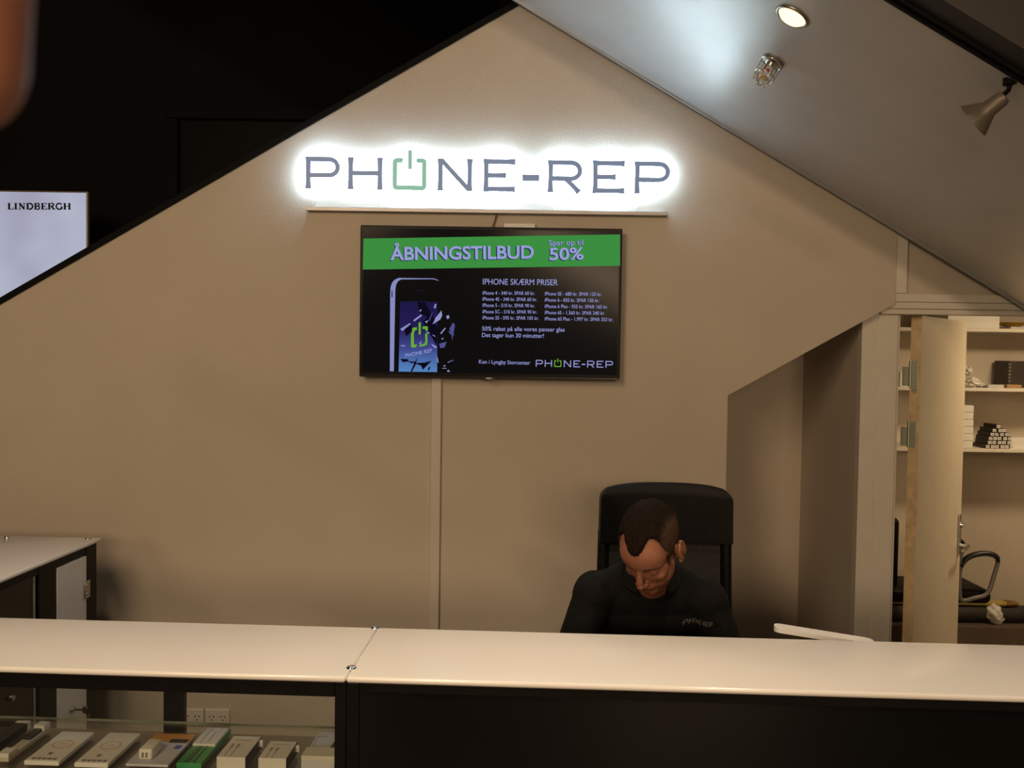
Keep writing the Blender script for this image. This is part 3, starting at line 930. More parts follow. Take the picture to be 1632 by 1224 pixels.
bm = B(); cbox(bm, (UL + 0.026, DEP - 0.028, zt_ - 0.02), (-0.026, DEP - 0.004, zt_), 0.002); obj('rear_rail', bm, M['blackfr'], dc)
SH = 0.766
bm = B(); cbox(bm, (UL + 0.03, 0.012, 0.06), (-0.027, 0.016, zt_ - 0.034)); obj('front_glass', bm, M['glass'], dc)
bm = B(); cbox(bm, (UL + 0.03, 0.02, SH - 0.006), (-0.028, DEP - 0.032, SH - 0.0001)); gs = obj('glass_shelf', bm, M['glass'], dc)
bm = B(); cbox(bm, (UL + 0.03, DEP - 0.032, SH - 0.006), (-0.028, DEP - 0.0305, SH)); obj('polished_edge', bm, M['glassedge'], gs)
bm = B(); cbox(bm, (UL + 0.026, 0.018, 0.0), (-0.026, DEP - 0.035, SH - 0.026), 0.002); obj('base_cabinet', bm, M['deck'], dc)

# black counter front on the right
cf = thing('reception_counter', 'black glossy counter front standing in front of the seated person', 'counter', cw(1.0, 0.1, 0), CR)
bm = B(); cbox(bm, (0.004, 0.004, 0.0), (UR - 0.02, 0.024, zt_), 0.001); obj('front_panel', bm, M['blackgl'], cf)
bm = B(); cbox(bm, (0.001, 0.0, 0), (0.03, 0.03, zt_), 0.002); cbox(bm, (0.04, 0.0, zt_ - 0.02), (UR - 0.02, 0.004, zt_), 0.001); obj('frame', bm, M['blackfr'], cf)
bm = B(); cbox(bm, (0.004, 0.024, 0), (0.024, DEP - 0.01, zt_), 0.001); obj('end_panel', bm, M['blackfr'], cf)
bm = B(); cbox(bm, (UR - 0.04, 0.024, 0), (UR - 0.02, DEP - 0.01, zt_), 0.001); obj('end_panel', bm, M['blackfr'], cf)

# small white counter flap standing a little proud of the back edge
fl0 = at(1234, 1004, 1, 2.52); fl1 = at(1388, 1029, 1, 2.465)
bm = B()
ex = (fl1 - fl0).normalized(); ey = Vector((-ex.y, ex.x, 0.0)).normalized(); ez = ex.cross(ey).normalized()
Xf = Matrix.Translation(fl0) @ Matrix((ex, ey, ez)).transposed().to_4x4()
fo = []
Lf = (fl1 - fl0).length + 0.01; FW = 0.05
for cx, cy, a0 in ((0.018, 0.018, 180), (Lf - 0.018, 0.018, 270), (Lf - 0.018, FW - 0.018, 0), (0.018, FW - 0.018, 90)):
    for j in range(7):
        a = math.radians(a0 + 15*j); fo.append(Xf @ Vector((cx + 0.018*math.cos(a), cy + 0.018*math.sin(a), -0.006)))
prism(bm, fo, ez*0.012)
es = [e_ for e_ in bm.edges if len(e_.link_faces) == 2 and e_.calc_face_angle(0) > 1.2]
bmesh.ops.bevel(bm, geom=es, offset=0.004, segments=3, affect='EDGES')
tag(obj('counter_flap', bm, M['acry'], smooth=True, sharp=50), 'slim white rounded board sticking up behind the right part of the counter', 'board')

# left side cabinet running back towards the wall
VB = 1.43
sc_t = thing('worktop', 'white worktop with small bolts on the low cabinet along the left', 'worktop', cw(-1.55, 1.0, TOPZ - 0.014), CR)
bm = B(); cbox(bm, (-1.95, DEP + 0.004, TOPZ - 0.014), (UL, VB, TOPZ), 0.005, 3); obj('panel', bm, M['acry'], sc_t, True, sharp=50)
bolt(sc_t, 12, 855.5, 0.012); bolt(sc_t, 141, 858.5, 0.012)
sd = thing('side_cabinet', 'black framed cabinet with white end door along the left side', 'cabinet', cw(-1.6, 0.9, 0), CR)
uf = UL - 0.012


def vv(px):      # distance along the cabinet at which its right face meets this image column
    d = ray(px, 930)
    for i in range(4000):
        t = 2.3 + i*0.0005
        p = CI @ (Vector((0, 0, EYE)) + d/d.y*t)
        if p.x > uf:
            return p.y
    return 1.0


def vcol(px):
    d = ray(px, 930); o = CI @ Vector((0, 0, EYE)); dl = CI.to_3x3() @ d
    return o.y + dl.y*((uf - o.x)/dl.x)


vd0, vd1, vp0, vp1 = vcol(90), vcol(137.5), vcol(62), vcol(152)
vp1 = VB - 0.012
for v0, v1 in ((vd1, vp1), (vp0, vd0), (DEP + 0.01, DEP + 0.05)):
    bm = B(); cbox(bm, (uf - 0.03, v0 + 0.0005, 0), (uf, v1 - 0.0005, zt_), 0.002); obj('post', bm, M['blackfr'], sd)
bm = B(); cbox(bm, (uf - 0.028, DEP + 0.05, zt_ - 0.03), (uf - 0.002, vp0, zt_), 0.002); cbox(bm, (uf - 0.028, vd0, zt_ - 0.03), (uf - 0.002, vd1, zt_), 0.002); obj('top_rail', bm, M['blackfr'], sd)
bm = B(); cbox(bm, (-1.94, VB - 0.03, 0.0), (uf - 0.031, VB - 0.012, zt_), 0.002); cbox(bm, (-1.94, DEP + 0.012, 0.0), (-1.92, VB - 0.03, zt_)); obj('back_panel', bm, M['blackfr'], sd)
bm = B(); cbox(bm, (-1.919, DEP + 0.02, 0.0), (uf - 0.03, VB - 0.032, 0.10)); cbox(bm, (-1.919, DEP + 0.02, 0.55), (uf - 0.04, VB - 0.032, 0.565)); obj('shelf', bm, M['deck'], sd)
zd = zt_ - 0.034
bm = B(); cbox(bm, (uf - 0.016, vd0 + 0.003, 0.09), (uf + 0.002, vd1 - 0.002, zd), 0.002); dr = obj('door', bm, M['whitep'], sd); dr['label'] = 'white cabinet door'
hz = (CI @ at(137, 935, 1, 3.50)).z
bm = B(); cbox(bm, (uf + 0.001, vd1 - 0.022, hz - 0.035), (uf + 0.008, vd1 + 0.016, hz + 0.03), 0.002)
for dz_ in (-0.018, 0.014):
    p = cw(uf + 0.008, vd1 - 0.012, hz + dz_); ball(bm, p, 0.005, n=10)
obj('hinge', bm, M['steel'], dr, True, sharp=40)
# lock with key and a second key hanging from it
kp = CI @ at(106, 1126, 1, 3.42); kv = (vd0*0.45 + vd1*0.55)
kz = kp.z + 0.012
bm = B(); cone(bm, cw(uf, kv - 0.02, kz), cw(uf + 0.014, kv - 0.02, kz), 0.011, 0.010); cone(bm, cw(uf + 0.014, kv - 0.02, kz), cw(uf + 0.02, kv - 0.02, kz), 0.004, 0.004, 10); obj('lock', bm, M['steel'], dr, True, sharp=40)
bm = B(); cbox(bm, (uf + 0.018, kv - 0.0215, kz - 0.003), (uf + 0.045, kv - 0.0185, kz + 0.003)); ball(bm, cw(uf + 0.055, kv - 0.02, kz), (0.014, 0.004, 0.014))
tube(bm, [cw(uf + 0.062, kv - 0.02 + 0.010*math.cos(a*PI/6), kz - 0.010 + 0.012*math.sin(a*PI/6)) for a in range(12)], 0.001, 6, True)
cbox(bm, (uf + 0.060, kv - 0.0135, kz - 0.05), (uf + 0.063, kv - 0.0085, kz - 0.018)); ball(bm, cw(uf + 0.0615, kv - 0.011, kz - 0.028), (0.004, 0.011, 0.011))
obj('key', bm, P('dark_key', (0.10, 0.085, 0.07), 0.35, metal=0.7), dr, True, sharp=40)
bm = B(); cbox(bm, (uf - 0.014, DEP + 0.052, 0.10), (uf - 0.009, vp0 - 0.002, zt_ - 0.03)); gp = obj('glass_door', bm, M['glassdark'], sd)
vk = vcol(12); zk = (CI @ at(12, 1103, 1, 3.05)).z
bm = B(); cone(bm, cw(uf - 0.009, 0.86, zk), cw(uf + 0.003, 0.86, zk), 0.010, 0.009, 16); obj('lock', bm, M['steel'], gp, True, sharp=40)
bm = B(); cbox(bm, (uf - 0.022, vp0 - 0.022, 0.10), (uf - 0.006, vp0 - 0.012, zt_ - 0.03)); obj('glass_edge', bm, M['zinc'], gp)

# ------------------------------------------------------------------ goods on the glass shelf
def shelf_pt(px, py, z=SH):
    return cl(px, py, z)


def flat_box(bm, quad, z0, z1):
    """quad: four counter-frame (u, v) corners"""
    bmv = [cw(u, v, z0) for u, v in quad]
    prism(bm, bmv, (0, 0, z1 - z0))


def goods_rect(pxl, pxr, pyb, pyt, h):
    """u span at the front edge, v span, for a flat pack whose top shows between these image rows"""
    z = SH + h
    a = cl(pxl, pyb, z); b = cl(pxr, pyb + (pxr - pxl)*0.028, z)
    v1 = cl(pxl + (pyb - pyt)*1.2, pyt, z).y
    return a.x, b.x, a.y, v1


GOLD = P('gold_print', (0.42, 0.28, 0.12), 0.4, metal=0.3)
GREYPR = P('grey_print', (0.22, 0.19, 0.17), 0.6)
for pxl, pxr, lab in ((38, 94, 'flat white box with a gold ring print, next to the slim clear pack'), (118, 172, 'flat white box with a gold ring print, next to the orange and white blister card')):
    u0, u1, v0, v1 = goods_rect(pxl, pxr, 1212.5 if pxl < 100 else 1216, 1165 if pxl < 100 else 1167, 0.010)
    t = thing('accessory_box', lab, 'box', cw((u0 + u1)/2, (v0 + v1)/2, SH), CR, 'flat white boxes with gold rings')
    bm = B(); cbox(bm, (u0, v0, SH), (u1, v1, SH + 0.010), 0.0015); obj('carton', bm, M['card'], t)
    uc, vc = (u0 + u1)/2, v0 + (v1 - v0)*0.56
    bm = B(); tube(bm, [cw(uc + 0.023*math.cos(i*PI/16), vc + 0.023*math.sin(i*PI/16), SH + 0.0102) for i in range(32)], 0.0008, 6, True)
    tube(bm, [cw(uc - 0.006, vc, SH + 0.0102), cw(uc + 0.008, vc + 0.003, SH + 0.0102)], 0.0008, 6); obj('ring_print', bm, GOLD, t)
    bm = B()
    for i in range(5):
        a = u0 + 0.011 + i*0.0125; cbox(bm, (a, v0 + 0.010, SH + 0.010), (a + 0.0095, v0 + 0.020, SH + 0.0104))
    cbox(bm, (uc - 0.006, v0 + 0.037, SH + 0.010), (uc + 0.003, v0 + 0.050, SH + 0.0104)); obj('icon_print', bm, GREYPR, t)

# slim clear pack with white ends and a dark stick inside
u0, u1, v0, v1 = goods_rect(-4, 11, 1206, 1156, 0.012)
t = thing('slim_pack', 'slim clear pack with white ends and a dark stick inside, left of the ring boxes', 'pack', cw(u0, (v0 + v1)/2, SH), CR)
bm = B(); cbox(bm, (u0, v0, SH), (u1 + 0.004, v1, SH + 0.010), 0.001); obj('tray', bm, P('cream_tray', (0.52, 0.48, 0.40), 0.4), t)
bm = B(); cbox(bm, (u0, v0, SH + 0.010), (u1 + 0.004, v0 + 0.035, SH + 0.020), 0.001); obj('end_cap', bm, M['card'], t)
bm = B(); cbox(bm, (u0, v1 - 0.03, SH + 0.010), (u1 + 0.004, v1, SH + 0.024), 0.001); obj('end_cap', bm, M['card'], t)
bm = B(); cbox(bm, (u0 + 0.003, v1 - 0.085, SH + 0.010), (u1, v1 - 0.032, SH + 0.019), 0.003); obj('stick', bm, M['black'], t)
# dark pack at the frame's edge
u0, u1, v0, v1 = goods_rect(-62, -40, 1206, 1150, 0.02)
t = thing('small_pack', 'small dark pack with white end at the left end of the glass shelf', 'pack', cw(u0, v0, SH), CR)
bm = B(); cbox(bm, (u0 + 0.01, v0, SH), (u1 + 0.01, v1 - 0.004, SH + 0.02), 0.001); obj('carton', bm, M['black'], t)
bm = B(); cbox(bm, (u0 + 0.01, v1 - 0.003, SH), (u1 + 0.01, v1 + 0.01, SH + 0.021), 0.001); obj('end_cap', bm, M['card'], t)

# orange, blue and white card with a charger
u0, u1, v0, v1 = goods_rect(200, 268, 1217, 1169, 0.006)
t = thing('charger_pack', 'orange and pale blue blister card with a white two-port charger', 'pack', cw((u0 + u1)/2, (v0 + v1)/2, SH), CR)
bm = B(); cbox(bm, (u0, v0, SH), (u1, v1, SH + 0.006), 0.001); cdd = obj('card', bm, P('pale_lilac_card', (0.56, 0.55, 0.62), 0.45, var=0.06), t)
bm = B(); cbox(bm, (u0, v0 + (v1 - v0)*0.72, SH + 0.006), (u1, v1, SH + 0.0064)); obj('orange_band', bm, P('orange_print', (0.62, 0.27, 0.04), 0.45), cdd)
bm = B(); cbox(bm, (u1 - 0.05, v0 + (v1 - v0)*0.70, SH + 0.0062), (u1 - 0.005, v0 + (v1 - v0)*0.82, SH + 0.0068)); obj('dark_print', bm, P('black_print', (0.03, 0.025, 0.02), 0.5), cdd)
bm = B(); cbox(bm, (u1 - 0.024, v0 + (v1 - v0)*0.50, SH + 0.006), (u1 - 0.008, v0 + (v1 - v0)*0.62, SH + 0.0064)); obj('blue_print', bm, P('blue_print', (0.10, 0.14, 0.42), 0.5), cdd)
ch0, ch1 = u0 + 0.020, u0 + 0.053
bm = B(); cbox(bm, (ch0, v0 + 0.022, SH + 0.006), (ch1, v0 + 0.085, SH + 0.032), 0.005, 3); chg = obj('charger', bm, M['whitep'], t, True, sharp=50)
bm = B()
for a in (0.009, 0.018):
    cbox(bm, (ch0 + a, v0 + 0.0212, SH + 0.012), (ch0 + a + 0.005, v0 + 0.0225, SH + 0.024))
obj('port', bm, GREYPR, chg)

# green and white box
u0, u1, v0, v1 = goods_rect(281, 321, 1213, 1158, 0.016)
t = thing('green_box', 'green and white cable box, its near half clear green', 'box', cw((u0 + u1)/2, (v0 + v1)/2, SH), CR)
GRNB = P('green_box_card', (0.03, 0.30, 0.09), 0.3, var=0.1)
vm = v0 + (v1 - v0)*0.46
bm = B(); cbox(bm, (u0, v0, SH), (u1, v1, SH + 0.012), 0.001); obj('body', bm, GRNB, t)
bm = B(); cbox(bm, (u0 + 0.002, vm, SH + 0.012), (u1 - 0.001, v1 - 0.012, SH + 0.018), 0.001); obj('white_sleeve', bm, M['card'], t)
bm = B(); tube(bm, [cw(u0 + 0.018, vm + 0.008, SH + 0.0182), cw(u0 + 0.018, v1 - 0.03, SH + 0.0182), cw(u0 + 0.024, v1 - 0.024, SH + 0.0182)], 0.0008, 6); tube(bm, [cw(u0 + 0.034, vm + 0.02, SH + 0.0182), cw(u0 + 0.034, v1 - 0.04, SH + 0.0182)], 0.0008, 6); obj('cable_print', bm, GREYPR, t)
bm = B(); cbox(bm, (u0 + 0.016, v0 + 0.004, SH + 0.012), (u0 + 0.028, vm, SH + 0.0135), 0.001); cbox(bm, (u0 + 0.036, v0 + 0.004, SH + 0.012), (u0 + 0.040, vm, SH + 0.0135), 0.001); obj('inner_window', bm, P('dark_green_film', (0.02, 0.10, 0.04), 0.25), t)

# two white boxes with cable prints and a black side
for pxl, pxr, pyb, pyt, lab in ((345, 391, 1206, 1173, 'white cable box with black side next to the green box, larger of the pair'), (411.5, 456, 1208, 1181, 'smaller white cable box with black side, between the larger one and the tall pack')):
    u0, u1, v0, v1 = goods_rect(pxl, pxr, pyb, pyt, 0.028)
    t = thing('cable_box', lab, 'box', cw((u0 + u1)/2, (v0 + v1)/2, SH), CR, 'white cable boxes with black sides')
    bm = B(); cbox(bm, (u0, v0, SH), (u1, v1, SH + 0.028), 0.001); obj('carton', bm, M['card'], t)
    bm = B(); cbox(bm, (u1, v0, SH), (u1 + 0.0012, v1, SH + 0.028)); obj('black_side', bm, M['black'], t)
    bm = B()
    for a in (0.016, 0.030):
        tube(bm, [cw(u0 + a, v0 + 0.004, SH + 0.0282), cw(u0 + a, v0 + (v1 - v0)*0.5, SH + 0.0282)], 0.0008, 6)
        cbox(bm, (u0 + a - 0.003, v0 + (v1 - v0)*0.42, SH + 0.028), (u0 + a + 0.003, v0 + (v1 - v0)*0.62, SH + 0.0286))
    cbox(bm, (u0 + 0.012, v0 + (v1 - v0)*0.78, SH + 0.028), (u0 + 0.055, v0 + (v1 - v0)*0.81, SH + 0.0284)); obj('cable_print', bm, P('beige_print', (0.36, 0.30, 0.22), 0.5), t)
    bm = B(); cbox(bm, (u1 + 0.001, v1 - 0.02, SH + 0.010), (u1 + 0.010, v1 - 0.012, SH + 0.026), 0.001); obj('hang_tab', bm, M['card'], t)

# tall white pack beside the post
u0, u1, v0, v1 = goods_rect(480, 532, 1207, 1162, 0.03)
u1 = -0.034
t = thing('adapter_pack', 'white pack with a dark plug pictured, against the black post', 'pack', cw((u0 + u1)/2, (v0 + v1)/2, SH), CR)
bm = B(); cbox(bm, (u0, v0, SH), (u1, v1, SH + 0.022), 0.001); obj('carton', bm, P('pale_lilac_pack', (0.58, 0.58, 0.62), 0.35, var=0.05), t)
bm = B(); cbox(bm, (u0, v0, SH + 0.022), (u1, v0 + 0.05, SH + 0.034), 0.001); obj('front_flap', bm, P('cream_flap', (0.66, 0.64, 0.54), 0.4), t)
bm = B(); tube(bm, [cw(u1 - 0.036, v0 + 0.075, SH + 0.0225), cw(u1 - 0.034, v0 + 0.105, SH + 0.0225)], 0.003, 8); tube(bm, [cw(u1 - 0.036, v0 + 0.073, SH + 0.0225), cw(u1 - 0.014, v0 + 0.078, SH + 0.0225)], 0.005, 8); obj('plug_picture', bm, P('brown_print', (0.13, 0.09, 0.06), 0.4), t)
bm = B(); tube(bm, [cw(u0 + 0.006, v0 + 0.054, SH + 0.0222), cw(u0 + 0.006, v1 - 0.03, SH + 0.0222), cw(u0 + 0.03, v1 - 0.03, SH + 0.0222)], 0.0007, 6); obj('outline_print', bm, GREYPR, t)

# ------------------------------------------------------------------ storeroom door, ajar
hx = at(1450, 600, 1, 4.02).x; HY = 4.02
phi = math.radians(52)
ldir = Vector((math.cos(phi), math.sin(phi), 0)); ldn = Vector((math.sin(phi), -math.cos(phi), 0))    # ldn points to the viewer's right-front
ltop = at(1475, 503.5, 1, HY + 0.02).z
edge0 = Vector((hx, HY, 0))
LT = 0.042
DF = Matrix.Translation(edge0) @ Matrix((ldir, -ldn, Vector((0, 0, 1)))).transposed().to_4x4()   # x along leaf, y into the hidden face
# visible face is the one whose normal is ldn
dd = thing('door_1', 'cream storeroom door standing ajar into the lit room', 'door', edge0)
dd['kind'] = 'structure'
LW = 0.80
bm = B(); box(bm, (0.0025, -LT, 0.01), (LW, 0, ltop), 0.002, X=DF); obj('leaf', bm, M['door'], dd)
bm = B(); box(bm, (0.0, -LT, 0.01), (0.002, 0, ltop - 0.002), X=DF); obj('leaf_edge', bm, M['wood'], dd)
for py_ in (596, 692, 1045):
    zc = at(1455, py_, 1, HY).z
    bm = B(); box(bm, (-0.003, -LT + 0.010, zc - 0.055), (0.0005, -0.008, zc + 0.055), 0.0012, X=DF); box(bm, (-0.004, -0.004, zc - 0.05), (0.0, 0.030, zc + 0.03), 0.001, X=DF)
    cone(bm, DF @ Vector((-0.005, -0.003, zc - 0.055)), DF @ Vector((-0.005, -0.003, zc + 0.055)), 0.006, 0.006, 12); obj('hinge', bm, M['zinc'], dd)
zc = at(1456, 622, 1, HY).z
bm = B(); cone(bm, DF @ Vector((0, -0.02, zc)), DF @ Vector((-0.002, -0.02, zc)), 0.011, 0.011, 20); obj('sticker', bm, P('blue_grey_sticker', (0.26, 0.28, 0.30), 0.5), dd)
zp = at(1530, 868, 1, 4.6).z
for s in (-1,):
    yf = -LT if s < 0 else 0
    bm = B(); box(bm, (LW - 0.062, yf - 0.008, zp - 0.05), (LW - 0.024, yf, zp + 0.15), 0.003, X=DF); hn = obj('handle_plate', bm, M['steel'], dd)
    bm = B(); cone(bm, DF @ Vector((LW - 0.043, yf - 0.004, zp)), DF @ Vector((LW - 0.043, yf - 0.05, zp)), 0.009, 0.009, 14); tube(bm, [DF @ Vector((LW - 0.043, yf - 0.046, zp)), DF @ Vector((LW - 0.10, yf - 0.050, zp)), DF @ Vector((LW - 0.165, yf - 0.048, zp - 0.002))], 0.008, 12); obj('lever', bm, M['chrome'], hn, True, sharp=50)
    bm = B(); cone(bm, DF @ Vector((LW - 0.043, yf - 0.004, zp + 0.10)), DF @ Vector((LW - 0.043, yf - 0.02, zp + 0.10)), 0.014, 0.012, 18); obj('lock', bm, M['chrome'], hn, True, sharp=50)
bm = B(); box(bm, (LW - 0.0005, -LT + 0.008, zp - 0.09), (LW + 0.002, -0.008, zp + 0.13), X=DF); obj('lock_plate', bm, M['steel'], dd)
bm = B(); cone(bm, DF @ Vector((LW - 0.043, -0.002, zp)), DF @ Vector((LW - 0.043, 0.05, zp)), 0.009, 0.009, 14); tube(bm, [DF @ Vector((LW - 0.043, 0.046, zp)), DF @ Vector((LW - 0.16, 0.05, zp - 0.002))], 0.008, 12); obj('lever', bm, M['chrome'], dd, True, sharp=50)

# ------------------------------------------------------------------ storeroom shelving
SF = 5.40       # front of the shelves
zs = [at(1580, 721, 1, SF).z, at(1580, 624, 1, SF).z, at(1580, 529, 1, SF).z]
labs = ['white storeroom shelf carrying the pile of small cartons', 'white storeroom shelf with the dark album and crumpled packs', 'topmost white storeroom shelf carrying a long white carton']
SX0, SX1 = AX1 + 0.125, 4.1
shelf_top = []
for z, lb_ in zip(zs, labs):
    s_ = thing('wall_shelf', lb_, 'shelf', ((SX0 + SX1)/2, SY, z), 0, 'white storeroom shelves')
    bm = B(); box(bm, (SX0, SF, z), (SX1, SY - 0.003, z + 0.020), 0.002); obj('board', bm, M['trimw'], s_)
    shelf_top.append(z + 0.020)


def xat(px, Y):
    return at(px, 600, 1, Y).x


z1, z2, z3 = shelf_top
# pile of small dark cartons with white ends
rows = [('bottom', 709.5, [1586, 1594.5, 1603, 1611], 0), ('second', 702.5, [1575.5, 1586, 1594.5, 1602.5, 1610.5], 0), ('third', 696.5, [1583, 1591, 1599, 1607], 0), ('fourth', 690, [1587, 1595, 1603], 0), ('fifth', 684, [1591.5, 1599.5], 0), ('topmost', 677.5, [1591], 0)]
cw_, chh = 0.0265, 0.0225
names = ['leftmost', 'second from left', 'third from left', 'fourth from left', 'rightmost']
n_rows = [6, 5, 5, 4, 3, 1]
xbase = xat(1577, SF)
Y0 = SF + 0.015
proto = None
rown = ['bottom', 'second', 'third', 'fourth', 'fifth', 'topmost']
pos = ['leftmost', 'second', 'third', 'fourth', 'fifth', 'sixth']
DKC = P('dark_brown_carton', (0.035, 0.026, 0.02), 0.5)
GRP = P('carton_end_print', (0.12, 0.11, 0.10), 0.5)
for r, nr in enumerate(n_rows):
    shift = [0.0, 0.010, 0.014, 0.026, 0.040, 0.058][r]
    for i in range(nr):
        x = xbase + shift + i*(cw_ + 0.0012)
        z = z1 + r*(chh + 0.0006) + 0.0002
        if nr == 1:
            lab = 'small dark carton with white end, alone at the top of the pile'
        else:
            lab = 'white-ended dark carton, %s from the left, %s row of the pile' % (pos[i] if i else 'first', rown[r])
        yj = Y0 + random.uniform(0, 0.012)
        if proto is None:
            t = thing('small_carton', lab, 'carton', (x, yj, z), 0, 'pile of small cartons')
            bm = B(); box(bm, (x, yj + 0.003, z), (x + cw_, yj + 0.15, z + chh), 0.001); obj('carton', bm, DKC, t)
            bm = B(); box(bm, (x + 0.003, yj, z + 0.003), (x + cw_ - 0.003, yj + 0.004, z + chh - 0.003), 0.001); el = obj('end_label', bm, M['card'], t)
            bm = B(); box(bm, (x + 0.007, yj - 0.0006, z + 0.009), (x + cw_ - 0.007, yj + 0.001, z + 0.013)); obj('print', bm, GRP, el)
            proto = t
        else:
            t = proto.copy(); C.objects.link(t); t.location = (x, yj, z); t['label'] = lab
            for chd in list(proto.children):
                c2 = chd.copy(); C.objects.link(c2); c2.parent = t
                for g_ in chd.children:
                    d2 = g_.copy(); C.objects.link(d2); d2.parent = c2

# other goods on the shelves
u = xat(1543, SF + 0.03)
for i in range(6):
    z = z1 + i*0.041
    bm = B(); box(bm, (u - 0.03 + random.uniform(-.002, .002), SF + 0.02, z + 0.0005), (u + 0.036 + random.uniform(-.002, .002), SF + 0.20, z + 0.040), 0.004)
    tag(obj('white_carton', bm, M['card']), 'small white carton in the stack by the door edge, %s' % ['lowest of six', 'second from the bottom', 'third from the bottom', 'fourth from the bottom', 'second from the top', 'topmost of six'][i], 'carton', 'stack of white cartons by the door edge')
u = xat(1613.5, SF + 0.02)
bm = B(); box(bm, (u, SF + 0.02, z1), (u + 0.14, SF + 0.20, z1 + 0.064), 0.002); tag(obj('white_carton', bm, M['card']), 'white carton right of the pile of small dark cartons', 'carton')
# middle shelf: crumpled packs, flat box, tan box, dark album
for i, (pxc, r, zc_) in enumerate(((1549, (0.040, 0.045, 0.030), 0.03), (1563, (0.030, 0.045, 0.014), 0.016), (1546, (0.026, 0.035, 0.026), 0.094))):
    c_ = Vector((xat(pxc, SF + 0.07), SF + 0.07 + 0.02*i, z2 + zc_))
    bm = B(); bmesh.ops.create_icosphere(bm, subdivisions=3, radius=1.0)
    for v in bm.verts:
        n_ = noise.noise(v.co*2.4 + Vector((i*3, 1, 2)))*0.35
        v.co = Vector((v.co.x*r[0], v.co.y*r[1], max(-1.0, v.co.z)*r[2]))*(1 + n_) + c_
        v.co.z = max(v.co.z, z2 + 0.0005 + (0.066 if i == 2 else 0))
    tag(obj('crumpled_pack', bm, M['card']), ['crumpled white plastic pack beside the door edge on the middle shelf', 'flattened crumpled white pack in front of the others on the middle shelf', 'small crumpled white pack lying on top of the others'][i], 'pack', 'crumpled white packs')
u = xat(1574, SF + 0.03); bm = B(); box(bm, (u, SF + 0.02, z2), (u + 0.092, SF + 0.13, z2 + 0.018), 0.002); tag(obj('flat_box', bm, M['greyp']), 'flat pale box lying in the middle of the middle shelf', 'box')
u = xat(1604, SF + 0.03); bm = B(); box(bm, (u, SF + 0.02, z2), (u + 0.085, SF + 0.12, z2 + 0.020), 0.003); tag(obj('tan_box', bm, P('tan_leather', (0.36, 0.20, 0.09), 0.5)), 'small tan box in front of the dark album', 'box')
u = xat(1606, SF + 0.16)
al = thing('album', 'dark upright album standing at the right on the middle shelf', 'album', (u + 0.08, SF + 0.2, z2))
bm = B(); box(bm, (u, SF + 0.15, z2), (u + 0.16, SF + 0.32, z2 + 0.155), 0.004); obj('cover', bm, P('dark_album_cover', (0.035, 0.026, 0.02), 0.5, var=0.2), al)
bm = B()
for i in range(7):
    box(bm, (u - 0.003, SF + 0.146, z2 + 0.010 + i*0.02), (u + 0.012, SF + 0.156, z2 + 0.022 + i*0.02), 0.002)
obj('spine_binding', bm, P('grey_binding', (0.16, 0.13, 0.10), 0.5), al)
# top shelf
u = xat(1508, SF + 0.03); u2 = xat(1590.5, SF + 0.03)
bm = B(); box(bm, (u, SF + 0.03, z3), (u2, SF + 0.25, z3 + 0.16), 0.003); tag(obj('long_carton', bm, M['card']), 'long white carton on the topmost shelf', 'carton')
u = xat(1612, SF + 0.08)
bm = B(); lathe(bm, [(0.03, 0.0), (0.055, 0.006), (0.075, 0.024), (0.078, 0.026), (0.070, 0.024), (0.05, 0.010), (0.002, 0.008)], (u, SF + 0.10, z3 + 0.013)); tag(obj('gold_dish', bm, P('gold_foil', (0.62, 0.38, 0.06), 0.3, metal=0.8), smooth=True), 'shiny gold dish at the right on the topmost shelf', 'dish')
u = xat(1606, SF + 0.02); bm = B(); box(bm, (u, SF + 0.005, z3), (u + 0.17, SF + 0.19, z3 + 0.012), 0.001); tag(obj('flat_packet', bm, M['greyp']), 'flat pale packet under the gold dish', 'packet')
# things glimpsed through the gap beside the door leaf
xg = xat(1447, SF + 0.03)
bm = B(); box(bm, (xg - 0.05, SF + 0.02, z2), (xg + 0.008, SF + 0.18, z2 + 0.085), 0.003); gbx = obj('gap_carton', bm, M['card']); tag(gbx, 'white printed carton glimpsed through the gap beside the door leaf', 'carton'); gbx.name = 'printed_carton'

# office chair, arm loop visible beyond the door
ocx, ocy = 2.30, 4.98
oc = thing('office_chair', 'black office chair with looped arms in the storeroom', 'chair', (ocx, ocy, 0))
def arm_pts(Yp):
    pix = [(1531, 905), (1541, 891), (1560, 884), (1578, 884), (1588, 889), (1590, 897), (1584, 918), (1577, 940), (1569, 949), (1553, 953), (1537, 957), (1530, 952), (1529, 925)]
    return [at(px, py, 1, 4.9) + Vector((0, Yp - 4.9, 0)) for px, py in pix]
for Yp in (4.9, 5.28):
    pts = catmull(arm_pts(Yp), 6, True)
    bm = B(); tube(bm, pts, 0.0115, 10, True); ar = obj('armrest', bm, P('grey_arm_plastic', (0.15, 0.14, 0.12), 0.4), oc, True)
    bm = B(); pp = catmull(arm_pts(Yp)[0:6], 6); tube(bm, [p + Vector((0, 0, 0.006)) for p in pp], [(0.012 if 3 < i < len(pp) - 4 else 0.009, 0.020) for i in range(len(pp))], 12); obj('arm_pad', bm, M['black'], ar, True)
zz_ = at(1555, 957, 1, 4.9).z
bm = B(); box(bm, (ocx - 0.30, ocy - 0.05, zz_ - 0.03), (at(1579, 950, 1, 4.95).x, ocy + 0.28, zz_ + 0.045), 0.03, 4); obj('seat', bm, M['leather'], oc, True)
bm = B(); box(bm, (ocx - 0.33, ocy - 0.06, zz_ + 0.05), (ocx - 0.26, ocy + 0.30, zz_ + 0.42), 0.025, 3); obj('backrest', bm, M['leather'], oc, True)
